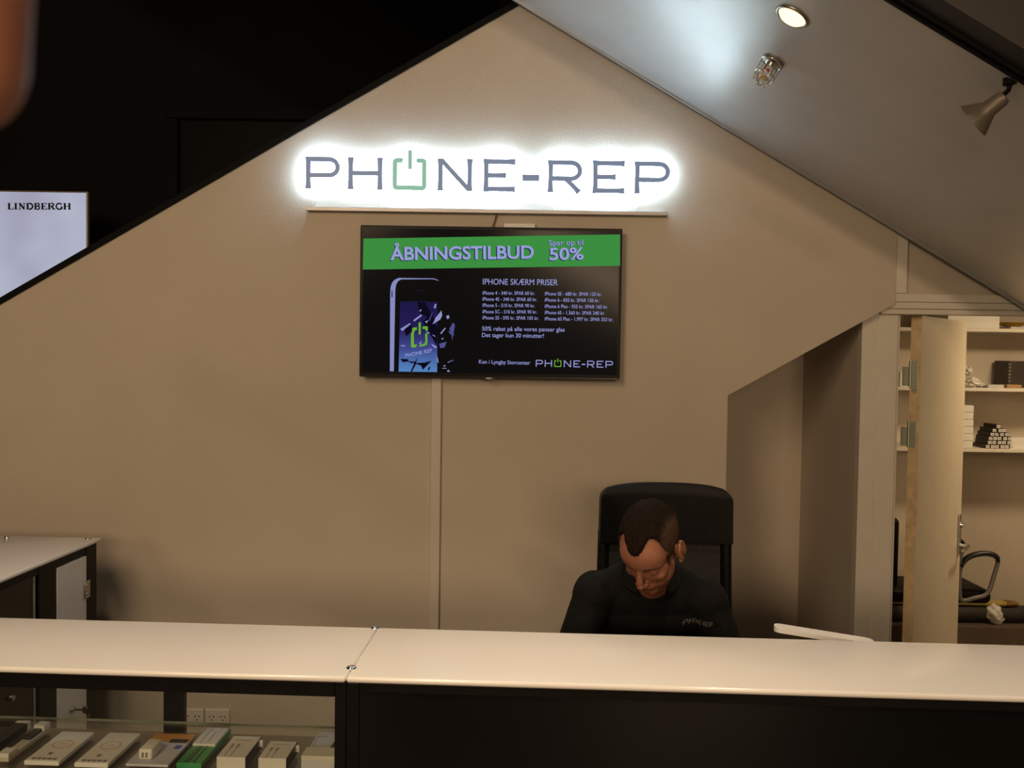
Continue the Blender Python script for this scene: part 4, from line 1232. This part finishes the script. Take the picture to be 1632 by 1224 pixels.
bm = B(); box(bm, (ocx - 0.32, ocy + 0.05, zz_ - 0.05), (ocx - 0.26, ocy + 0.17, zz_ + 0.2), 0.01); cone(bm, (ocx - 0.08, ocy + 0.11, 0.09), (ocx - 0.08, ocy + 0.11, zz_ - 0.02), 0.028, 0.022); obj('column', bm, M['black'], oc)
for i in range(5):
    a = 2*PI*i/5 + 0.2; c_ = Vector((ocx - 0.08, ocy + 0.11, 0.09)); e_ = c_ + Vector((0.22*math.cos(a), 0.22*math.sin(a), -0.025))
    bm = B(); tube(bm, [c_, e_], [0.026, 0.016], 10); lg = obj('leg', bm, M['black'], oc, True)
    bm = B(); w0 = e_ + Vector((0, 0, -0.036)); n_ = Vector((-math.sin(a), math.cos(a), 0)); cone(bm, w0 - n_*0.02, w0 + n_*0.02, 0.027, 0.027, 18); obj('caster', bm, M['black'], lg)

# floor clutter in the storeroom: low crate, dark roll with a white rag, yellow poles
cz = 0.215
bm = B(); box(bm, (2.0, 5.36, 0), (3.5, 5.66, cz), 0.004); tag(obj('low_crate', bm, P('brown_crate', (0.12, 0.085, 0.06), 0.6)), 'low brown crate along the storeroom wall under the roll', 'crate')
ry_ = 5.46; r0_ = at(1520, 996, 1, ry_); r1_ = at(1640, 1000, 1, ry_)
rl = cz + 0.05
bm = B(); tube(bm, [(2.02, ry_, rl), (2.3, ry_, rl), (xat(1622, ry_), ry_, rl), (3.3, ry_ + 0.02, rl)], [0.045, 0.05, 0.047, 0.049], 20); tag(obj('dark_roll', bm, P('dark_cloth_roll', (0.03, 0.024, 0.02), 0.7, bump=0.4, bscale=60), smooth=True), 'dark rolled cloth lying on the low crate', 'roll')
bm = B(); bmesh.ops.create_icosphere(bm, subdivisions=4, radius=1.0)
rc = Vector((xat(1597, ry_ - 0.04), ry_ - 0.02, rl + 0.004))
for v in bm.verts:
    n_ = noise.noise(v.co*2.0)*0.25 + noise.noise(v.co*5.0)*0.1
    v.co = Vector((v.co.x*0.050, v.co.y*0.060, v.co.z*0.060))*(1 + n_) + rc + Vector((0.02 if v.co.z < -0.3 else 0, 0, 0))
    v.co.z = max(v.co.z, cz + 0.001)
tag(obj('white_rag', bm, M['card'], smooth=True), 'crumpled white rag wrapped over the dark roll', 'rag')
za_ = rl + 0.062
for i, (dy_, lab) in enumerate(((0.0, 'yellow wooden pole lying along the roll, nearer of the two'), (0.035, 'yellow wooden pole lying along the roll, the rear of the two'))):
    t = thing('wooden_pole', lab, 'pole', (2.0, ry_ + dy_, za_), 0, 'yellow poles on the roll')
    xe = xat(1612, ry_)
    bm = B(); tube(bm, [(1.72, ry_ - 0.02 + dy_, za_ + 0.012 + i*0.006), (xe, ry_ - 0.02 + dy_, za_)], 0.013, 14); obj('shaft', bm, P('yellow_varnish', (0.42, 0.33, 0.08), 0.4, var=0.12), t, True, sharp=50)
    bm = B(); tube(bm, [(xe, ry_ - 0.02 + dy_, za_), (xe + 0.035, ry_ - 0.02 + dy_, za_), (xe + 0.04, ry_ - 0.02 + dy_, za_), (xe + 0.07, ry_ - 0.02 + dy_, za_)], [0.0145, 0.0145, 0.011, 0.011], 14); obj('ferrule', bm, M['brass'], t, True, sharp=50)

# ------------------------------------------------------------------ swivel chair behind the counter
CY = 3.30
chx = at(1061, 800, 1, CY).x
ch_top = at(1060, 771, 1, CY).z
ch_mid = at(1060, 861, 1, CY).z
sw = thing('swivel_chair', 'tall black swivel chair behind the seated person', 'chair', (chx, CY - 0.25, 0))


def back_pt(s, z, th=0.0):
    """point on the curved backrest: s in -1..1 across, th offset to the rear"""
    tz_ = (z - 0.48)/(ch_top - 0.48)
    hw = 0.242 - 0.014*tz_
    y = CY + 0.02*math.sin(tz_*PI) - 0.05*(s*s)*0.6 + 0.05*tz_ - 0.02
    return Vector((chx + s*hw, y + th, z))


def back_sheet(bm, za, zb, s0_, s1_, th0, th1, nu=20, nv=12, rtop=0.0):
    G = []
    for side, th in ((0, th0), (1, th1)):
        g = []
        for j in range(nv + 1):
            z = za + (zb - za)*j/nv
            row = []
            for i in range(nu + 1):
                s = s0_ + (s1_ - s0_)*i/nu
                zz2, sx_ = z, s
                if rtop:       # rounded upper corners
                    dzt = (zb - z)
                    if dzt < rtop:
                        inset = rtop - math.sqrt(max(0, rtop**2 - (rtop - dzt)**2))
                        sx_ = s*(1 - inset/0.23)
                    drop = 0.010*(abs(s)**3)
                    zz2 = z - drop*max(0, 1 - dzt/0.1)
                row.append(bm.verts.new(back_pt(sx_, zz2, th*(1 if not rtop else (1 - 0.6*max(0, 1 - (zb - z)/0.03))))))
            g.append(row)
        G.append(g)
    for k_ in range(2):
        for j in range(nv):
            for i in range(nu):
                g = G[k_]; f = (g[j][i], g[j][i + 1], g[j + 1][i + 1], g[j + 1][i]); bm.faces.new(f if k_ == 0 else f[::-1])
    for j in range(nv):
        for i in (0, nu):
            f = (G[0][j][i], G[0][j + 1][i], G[1][j + 1][i], G[1][j][i]); bm.faces.new(f)
    for i in range(nu):
        for j in (0, nv):
            f = (G[0][j][i], G[0][j][i + 1], G[1][j][i + 1], G[1][j][i]); bm.faces.new(f)


bm = B(); back_sheet(bm, ch_mid - 0.005, ch_top, -1, 1, -0.035, 0.035, 28, 24, 0.055)
obj('headrest', bm, M['leather'], sw, True, sharp=60)
for s in (-1, 1):
    bm = B(); tube(bm, [back_pt(s*0.93, 0.44 + i*(ch_mid + 0.03 - 0.44)/12) for i in range(13)], [(0.020, 0.022)]*13, 12); obj('side_rail', bm, M['leather'], sw, True)
bm = B(); back_sheet(bm, 0.62, ch_mid, -0.92, 0.92, -0.004, 0.004, 24, 14); obj('mesh_panel', bm, MESHCLOTH('black_mesh_cloth'), sw, True)
bm = B(); back_sheet(bm, 0.46, 0.63, -0.95, 0.95, -0.03, 0.03, 20, 6); obj('lumbar_pad', bm, M['leather'], sw, True, sharp=60)
bm = B(); box(bm, (chx - 0.25, CY - 0.56, 0.40), (chx + 0.25, CY - 0.02, 0.475), 0.035, 4); obj('seat', bm, M['leather'], sw, True)
bm = B(); box(bm, (chx - 0.10, CY - 0.40, 0.355), (chx + 0.10, CY - 0.12, 0.402), 0.008); obj('tilt_unit', bm, M['black'], sw)
cc = Vector((chx, CY - 0.27, 0))
bm = B(); cone(bm, cc + Vector((0, 0, 0.09)), cc + Vector((0, 0, 0.36)), 0.03, 0.022); obj('column', bm, M['chrome'], sw, True, sharp=40)
for i in range(5):
    a = 2*PI*i/5 + 0.35; e_ = cc + Vector((0.28*math.cos(a), 0.28*math.sin(a), 0.075))
    bm = B(); tube(bm, [cc + Vector((0, 0, 0.105)), e_], [0.030, 0.018], 12); lg = obj('leg', bm, M['black'], sw, True)
    bm = B(); w0 = Vector((e_.x, e_.y, 0.0295)); n_ = Vector((-math.sin(a), math.cos(a), 0)); cone(bm, w0 - n_*0.024, w0 + n_*0.024, 0.029, 0.029, 18); cone(bm, w0 + Vector((0, 0, 0.02)), e_, 0.006, 0.008, 8); obj('caster', bm, M['black'], lg)

# ------------------------------------------------------------------ the seated person
pr = thing('person', 'seated person in a black shirt looking down behind the counter', 'person', (0.46, 2.95, 0))
HC = at(1036, 868, 1, 2.66) + Vector((0, 0.0, 0))        # centre of the head
YAW, PIT = math.radians(34), math.radians(44)
HR = Matrix.Rotation(PI - YAW, 3, 'Z') @ Matrix.Rotation(-PIT, 3, 'X') @ Matrix.Rotation(math.radians(-3), 3, 'Y')
HX = Matrix.Translation(HC) @ HR.to_4x4()
HS = 1.04
hp_ = lambda x, y, z: HX @ (Vector((x, y, z))*HS)
NB = Vector((0.425, 2.83, 1.075))


def hand(bm, wr, d, pn, thumb_side, curl=0.5, L=0.185):
    """wr wrist, d direction of the fingers, pn normal out of the palm, thumb_side +1/-1; palm plus five bent fingers"""
    d = Vector(d).normalized(); pn = Vector(pn); pn = (pn - d*pn.dot(d)).normalized()
    sd_ = d.cross(pn).normalized()*thumb_side
    R3 = Matrix((sd_, d, pn)).transposed()
    pl = L*0.50
    ball(bm, wr + d*pl*0.52, (0.041, pl*0.60, 0.0155), R3)
    ball(bm, wr + d*pl*0.30 + sd_*0.022 + pn*0.006, (0.019, 0.034, 0.015), R3)
    for o_, ln, rr in ((0.030, 0.88, 0.0088), (0.010, 1.0, 0.0092), (-0.011, 0.93, 0.0088), (-0.030, 0.74, 0.0078)):
        p = wr + d*(pl*0.98 - abs(o_)*0.12) + sd_*o_
        dirv = d.copy()
        for sg_, fr_ in enumerate((0.46, 0.31, 0.25)):
            ang = curl*(0.5 + 0.35*sg_)
            dirv = (Matrix.Rotation(ang, 3, sd_*thumb_side if False else d.cross(pn)) @ dirv) if False else (dirv*math.cos(ang) + pn*math.sin(ang)*1.0).normalized() if sg_ == 0 else (dirv*math.cos(ang*0.9) + (pn - dirv*pn.dot(dirv)).normalized()*math.sin(ang*0.9)).normalized()
            q_ = p + dirv*(L*0.5*ln*fr_)
            cap(bm, p, q_, rr*(1 - 0.07*sg_), rr*(0.94 - 0.08*sg_), 12)
            p = q_
    p = wr + d*pl*0.22 + sd_*0.030 + pn*0.006
    q_ = p + (d*0.75 + sd_*0.62 + pn*0.3).normalized()*0.036
    cap(bm, p, q_, 0.0125, 0.0105, 12)
    cap(bm, q_, q_ + (d*0.95 + sd_*0.15 + pn*0.35).normalized()*0.030, 0.0105, 0.0085, 12)


SHL, SHR = Vector((0.594, 2.84, 1.000)), Vector((0.262, 2.84, 1.018))        # shoulders (image right, image left)
ELL, ELR = Vector((0.690, 2.80, 0.775)), Vector((0.166, 2.80, 0.785))
WRL, WRR = Vector((0.535, 2.60, 0.690)), Vector((0.345, 2.60, 0.690))
HIP = Vector((0.46, 3.02, 0.575))
KNL, KNR = Vector((0.60, 2.62, 0.545)), Vector((0.33, 2.62, 0.545))
ANL, ANR = Vector((0.58, 2.70, 0.095)), Vector((0.35, 2.70, 0.095))


def torso(bm, g):
    ball(bm, HIP + Vector((0, 0, 0.0)), (0.165 + g, 0.115 + g, 0.10 + g))
    for p, rx, ry_2 in (((0.458, 2.995, 0.66), 0.150, 0.105), ((0.452, 2.965, 0.76), 0.150, 0.108), ((0.446, 2.925, 0.86), 0.160, 0.112), ((0.438, 2.885, 0.95), 0.172, 0.110), ((0.434, 2.865, 1.005), 0.178, 0.098)):
        ball(bm, p, (rx + g, ry_2 + g, 0.082 + g), Matrix.Rotation(math.radians(-18), 3, 'X'), 28)
    cap(bm, SHL + Vector((-0.02, 0.01, 0.0)), NB + Vector((0.035, 0.02, -0.01)), 0.062 + g, 0.058 + g)
    cap(bm, SHR + Vector((0.02, 0.01, 0.0)), NB + Vector((-0.035, 0.02, -0.01)), 0.062 + g, 0.058 + g)


def arms(bm, g, full=True):
    for s_, e_, w_ in ((SHL, ELL, WRL), (SHR, ELR, WRR)):
        ball(bm, s_, 0.066 + g)
        cap(bm, s_, s_.lerp(e_, 0.5), 0.060 + g, 0.052 + g); cap(bm, s_.lerp(e_, 0.5), e_, 0.052 + g, 0.044 + g)
        f_ = w_ if full else e_.lerp(w_, 0.9)
        cap(bm, e_, e_.lerp(f_, 0.35), 0.043 + g, 0.042 + g); cap(bm, e_.lerp(f_, 0.35), f_, 0.042 + g, 0.030 + g*0.6)


def head(bm):
    E_ = lambda c, r, rot=None: ball(bm, hp_(*c), Vector(r)*HS, HR @ rot if rot else HR, 28)
    Cc = lambda a, b, r0, r1: cap(bm, hp_(*a), hp_(*b), r0*HS, r1*HS, 14)
    E_((0, -0.010, 0.030), (0.0745, 0.094, 0.080))
    E_((0, 0.040, 0.022), (0.064, 0.054, 0.062))
    E_((0, 0.042, -0.030), (0.060, 0.048, 0.062))
    E_((0, 0.040, -0.072), (0.052, 0.046, 0.040))
    E_((0, 0.073, -0.098), (0.026, 0.020, 0.018))
    E_((0, 0.072, -0.070), (0.032, 0.024, 0.026))
    for s in (-1, 1):
        Cc((s*0.048, 0.064, 0.007), (s*0.014, 0.083, 0.007), 0.0095, 0.0095)
        E_((s*0.038, 0.060, -0.037), (0.020, 0.020, 0.020))
        E_((s*0.031, 0.0715, -0.010), (0.0145, 0.0130, 0.0115))
        E_((s*0.0125, 0.098, -0.046), (0.0075, 0.0085, 0.0065))
        E_((s*0.042, 0.022, -0.076), (0.014, 0.036, 0.026))
        # ear
        er = Matrix.Rotation(s*math.radians(24), 3, 'Z')
        E_((s*0.078, -0.010, -0.022), (0.0075, 0.017, 0.029), er)
        pts = [(s*(0.081 + 0.006*(1 if math.cos(a) < 0 else 0.4)), -0.010 - 0.019*math.cos(a)*-1*-1, -0.018 + 0.031*math.sin(a)) for a in [i*PI/9 - 0.9 for i in range(14)]]
        for a_, b_ in zip(pts[:-1], pts[1:]):
            Cc(a_, b_, 0.0052, 0.0052)
        E_((s*0.079, 0.000, -0.049), (0.006, 0.010, 0.009), er)
    Cc((0, 0.084, 0.004), (0, 0.104, -0.030), 0.0085, 0.0105)
    E_((0, 0.107, -0.042), (0.0125, 0.0125, 0.0115))
    E_((0, 0.090, -0.0665), (0.022, 0.010, 0.0058))
    E_((0, 0.088, -0.0775), (0.019, 0.010, 0.0062))
    cap(bm, hp_(0, -0.030, -0.045), NB + Vector((0, 0.02, -0.02)), 0.058, 0.062, 24)
    cap(bm, hp_(0, 0.01, -0.07), NB + Vector((0, -0.015, -0.02)), 0.045, 0.055, 24)


bm = B()
head(bm); torso(bm, -0.010); arms(bm, -0.010)
hand(bm, WRL, (-0.25, -0.95, -0.05), (0, 0.05, -1), 1, 0.35)
hand(bm, WRR, (0.25, -0.95, -0.05), (0, 0.05, -1), -1, 0.35)
for k_, a_ in ((KNL, ANL), (KNR, ANR)):
    cap(bm, HIP + Vector(((k_.x - HIP.x)*0.6, 0, -0.01)), k_, 0.078, 0.054); cap(bm, k_, k_.lerp(a_, 0.35), 0.052, 0.052); cap(bm, k_.lerp(a_, 0.35), a_, 0.052, 0.034)
    cap(bm, a_ + Vector((0, 0.03, -0.055)), a_ + Vector((0, -0.15, -0.062)), 0.034, 0.028)
body = remesh(bm, 0.0030, 9, 0.5)
bo = link_mesh('body', body, pr, M['skin'], True)

# hair: a shell grown from the scalp of that same surface
HIi = HX.inverted()
RT = Matrix.Translation(pr.location)


def sstep(a, b, x):
    t = max(0.0, min(1.0, (x - a)/(b - a)))
    return t*t*(3 - 2*t)


def hairline(q):
    """>0 inside the haired scalp; q in head space"""
    x, y, z = q.x/HS, q.y/HS, q.z/HS
    ax_ = abs(x)
    wob = 0.0035*noise.noise(Vector((x, y, z))*110)
    if ax_ > 0.071 and -0.036 < y < 0.026 and -0.075 < z < 0.016:      # ears
        return -1
    front = z - (0.058 + 0.030*math.exp(-((ax_ - 0.040)/0.018)**2) - max(0, ax_ - 0.054)*2.2) + wob
    bot = -0.030
    if y < -0.03:
        bot = -0.030 + (y + 0.03)*0.6
    if y > 0.002:
        bot = -0.036
    side = min(z - bot, 0.034 - y + 0.25*max(0, z), 0.05) + wob
    t = sstep(0.012, 0.045, y)
    if z < 0.018:
        return side if ax_ > 0.045 or y < 0 else -1
    return side*(1 - t) + front*0.9*t


def top_mix(q):
    x, z = abs(q.x)/HS, q.z/HS
    n_ = 0.006*noise.noise(q*70)
    return (1 - sstep(0.046, 0.064, x + n_))*sstep(0.0, 0.03, z + n_)


def scalp_shell(name, test, thick, mats, jit):
    bmb = bmesh.new(); bmb.from_mesh(body); bmb.normal_update()
    loc = {}
    for v in bmb.verts:
        loc[v] = HIi @ (RT @ v.co)
    near = lambda q: (Vector((q.x, q.y, q.z - 0.02)).length < 0.16) and q.z > -0.085
    keep = [f for f in bmb.faces if all(near(loc[v]) and test(loc[v]) > 0 for v in f.verts)]
    ks = set(keep)
    bo2 = bmesh.new(); mp = {}; lay = bo2.verts.layers.float.new('top')
    def nv(v):
        if v not in mp:
            q = loc[v]; t_ = test(q)
            e_ = min(1.0, t_/0.010)
            th = thick(q)*e_ + 0.0006
            th *= 1 + jit*noise.noise(q*260) + jit*0.6*noise.noise(q*90)
            wp = RT @ v.co
            mp[v] = (bo2.verts.new(wp + v.normal*th), bo2.verts.new(wp - v.normal*0.0015))
            for p in mp[v]:
                p[lay] = top_mix(q)
        return mp[v]
    for f in keep:
        a_ = [nv(v) for v in f.verts]
        bo2.faces.new([p[0] for p in a_])
        bo2.faces.new([p[1] for p in reversed(a_)])
        for e_ in f.edges:
            if sum(1 for g_ in e_.link_faces if g_ in ks) == 1:
                va, vb = nv(e_.verts[0]), nv(e_.verts[1])
                bo2.faces.new((va[0], vb[0], vb[1], va[1]))
    bmb.free()
    return obj(name, bo2, mats, pr, True)


# longer dark hair on top, clipped lighter hair at the sides
nt = M['hair'].node_tree
hb = nt.nodes['Principled BSDF']
src = hb.inputs['Base Color'].links[0].from_socket
av = nt.nodes.new('ShaderNodeAttribute'); av.attribute_name = 'top'
mxc = nt.nodes.new('ShaderNodeMix'); mxc.data_type = 'RGBA'
nt.links.new(av.outputs['Fac'], mxc.inputs[0]); mxc.inputs[6].default_value = (0.052, 0.029, 0.017, 1); nt.links.new(src, mxc.inputs[7]); nt.links.new(mxc.outputs[2], hb.inputs['Base Color'])
scalp_shell('hair', hairline, lambda q: 0.0035 + 0.006*top_mix(q), M['hair'], 0.28)
# eyebrows
def brow(q):
    x, y, z = q.x/HS, q.y/HS, q.z/HS
    ax_ = abs(x)
    if y < 0.04 or ax_ < 0.012 or ax_ > 0.056:
        return -1
    c_ = 0.010 + 0.004*math.sin((ax_ - 0.012)/0.044*PI) - 0.002*(ax_/0.05)
    return (0.0042 - 0.0016*(ax_ - 0.012)/0.044) - abs(z - c_)
scalp_shell('eyebrows', brow, lambda q: 0.0016, M['lash'], 0.3)
# lowered eyelids: lash lines
for s in (-1, 1):
    pts = []
    for i in range(9):
        t_ = i/8; x = s*(0.019 + 0.025*t_)
        pts.append(hp_(x, 0.0838 - 0.010*((t_ - 0.35)**2)*4 - 0.004*t_, -0.0145 - 0.004*math.sin(t_*PI)))
    bm = B(); tube(bm, pts, [0.0008 + 0.001*math.sin(PI*i/8) for i in range(9)], 8); obj('eyelashes', bm, M['lash'], pr, True)

# shirt, with collar, placket and chest print
bm = B(); torso(bm, 0.006); arms(bm, 0.007, False)
shm = remesh(bm, 0.005, 6, 0.5)
nrms = [v.normal.copy() for v in shm.vertices]
for v, vn in zip(shm.vertices, nrms):
    f_ = noise.noise(v.co*9)*0.004 + noise.noise(v.co*23 + Vector((4, 1, 2)))*0.002
    v.co += vn*f_
sh = link_mesh('shirt', shm, pr, M['shirt'], True)
bm = B()
# standing, folded collar: two rings around the neck, open at the front
ncx = NB + Vector((-0.006, -0.012, 0.0))
nax = (hp_(0, -0.02, -0.06) - NB).normalized()
K = 30; rings = [[], [], [], []]
for i in range(K + 1):
    a = math.radians(-62 + 304*i/K)             # gap towards the viewer
    d_ = Vector((math.cos(a + math.radians(0)), math.sin(a), 0))
    fr_ = max(0, -math.sin(a))
    for j, (rr, zz3) in enumerate(((0.066, 0.070), (0.071, 0.075), (0.090 + 0.012*fr_, 0.018 - 0.030*fr_), (0.086 + 0.012*fr_, 0.014 - 0.030*fr_))):
        rings[j].append(bm.verts.new(ncx + Vector((d_.x*rr, d_.y*rr*0.92, zz3 + 0.018*d_.y))))
for i in range(K):
    for j in range(4):
        bm.faces.new((rings[j][i], rings[j][i + 1], rings[(j + 1) % 4][i + 1], rings[(j + 1) % 4][i]))
for i in (0, K):
    bm.faces.new([rings[j][i] for j in range(4)])
obj('collar', bm, M['shirt'], sh, True, sharp=50)
# trousers and shoes
bm = B()
ball(bm, HIP + Vector((0, 0, -0.005)), (0.178, 0.128, 0.098), n=28)
for k_, a_ in ((KNL, ANL), (KNR, ANR)):
    cap(bm, HIP + Vector(((k_.x - HIP.x)*0.6, 0, -0.012)), k_, 0.088, 0.064); cap(bm, k_, a_ + Vector((0, 0, 0.02)), 0.064, 0.052)
tm = remesh(bm, 0.006, 5, 0.5); link_mesh('trousers', tm, pr, M['trouser'], True)
for a_ in (ANL, ANR):
    bm = B(); ball(bm, a_ + Vector((0, 0.02, -0.045)), (0.042, 0.055, 0.047)); cap(bm, a_ + Vector((0, 0.02, -0.052)), a_ + Vector((0, -0.155, -0.060)), 0.042, 0.034)
    for v in bm.verts:
        v.co.z = max(v.co.z, 0.001)
    sm_ = remesh(bm, 0.005, 3); link_mesh('shoe', sm_, pr, M['shoe'], True)

# chest print laid on the shirt's own surface
tr_ = BVHTree.FromPolygons([RT @ v.co for v in shm.vertices], [list(p.vertices) for p in shm.polygons])


def onto(px, py):
    h_ = tr_.ray_cast(Vector((0, 0, EYE)), ray(px, py).normalized())
    return h_[0] + h_[1]*0.0015 if h_[0] else None


A_, D_ = onto(1087, 996), onto(1134, 1000)
if A_ and D_:
    nrm_ = tr_.find_nearest((A_ + D_)/2)[1]
    ex = (D_ - A_).normalized(); ey = Vector(nrm_).cross(ex).normalized()
    if ey.z < 0:
        ey = -ey
    kk = (D_ - A_).length/(LOGO_R - LOGO_L); hh = 0.0145
    bm = B()
    for ch, za, zb2 in LOGO:
        for pl in glyph(ch, (zb2 - za)*kk, hh, 0.0013):
            vs = []
            for p in pl:
                w_ = A_ + ex*(p.x + (za - LOGO_L)*kk) + ey*p.y
                n3 = tr_.ray_cast(w_ + Vector(nrm_)*0.05, -Vector(nrm_))
                vs.append((n3[0] if n3[0] else w_) + Vector(nrm_)*0.0016)
            b0 = [bm.verts.new(v) for v in vs]
            nb = len(b0)//2
            for i in range(nb - 1):
                try:
                    bm.faces.new((b0[i], b0[i + 1], b0[2*nb - 2 - i], b0[2*nb - 1 - i]))
                except ValueError:
                    pass
    obj('chest_print', bm, P('grey_thread', (0.22, 0.19, 0.17), 0.6), sh)

# ------------------------------------------------------------------ the photographer's own finger at the edge of the lens
FD = 0.10
def near(px, py, d=FD):
    return Vector((0, 0, EYE)) + ray(px, py)*d
bm = B()
f0, f1_, f2, f3 = near(-80, 98), near(-102, -150), near(-150, -540, 0.104), near(-420, -1020, 0.112)
cap(bm, f1_, f0, 0.0098, 0.0078, 24); cap(bm, f2, f1_, 0.0092, 0.0098, 24); cap(bm, f3, f2, 0.0105, 0.0092, 24)
cl_ = f3 + Vector((-0.045, -0.018, 0.012))
ball(bm, cl_, (0.055, 0.020, 0.042)); cap(bm, f3, cl_, 0.012, 0.016)
for i, (dx_, dz_) in enumerate(((-0.012, -0.004), (-0.032, -0.008), (-0.050, -0.014))):
    b_ = f3 + Vector((dx_ - 0.014, -0.010, dz_ + 0.0)); e1 = b_ + Vector((-0.004, -0.004, -0.034 + 0.004*i)); e2 = e1 + Vector((0.0, -0.016, -0.018))
    cap(bm, b_, e1, 0.0095, 0.0088, 14); cap(bm, e1, e2, 0.0088, 0.0075, 14)
tb = cl_ + Vector((0.03, -0.012, -0.02)); cap(bm, tb, tb + Vector((0.012, -0.02, -0.03)), 0.012, 0.0105, 14); cap(bm, tb + Vector((0.012, -0.02, -0.03)), tb + Vector((0.014, -0.03, -0.052)), 0.0105, 0.0085, 14)
cap(bm, cl_, cl_ + Vector((-0.09, -0.06, 0.05)), 0.026, 0.030, 20)
hm = remesh(bm, 0.0016, 4)
hd = link_mesh('hand', hm, None, P('bright_pink_skin', (0.92, 0.40, 0.27), 0.5, var=0.06, scale=40, sss=0.2), True)  # one even pink skin colour
tag(hd, 'blurred pink fingertip reaching into the upper left corner', 'hand')
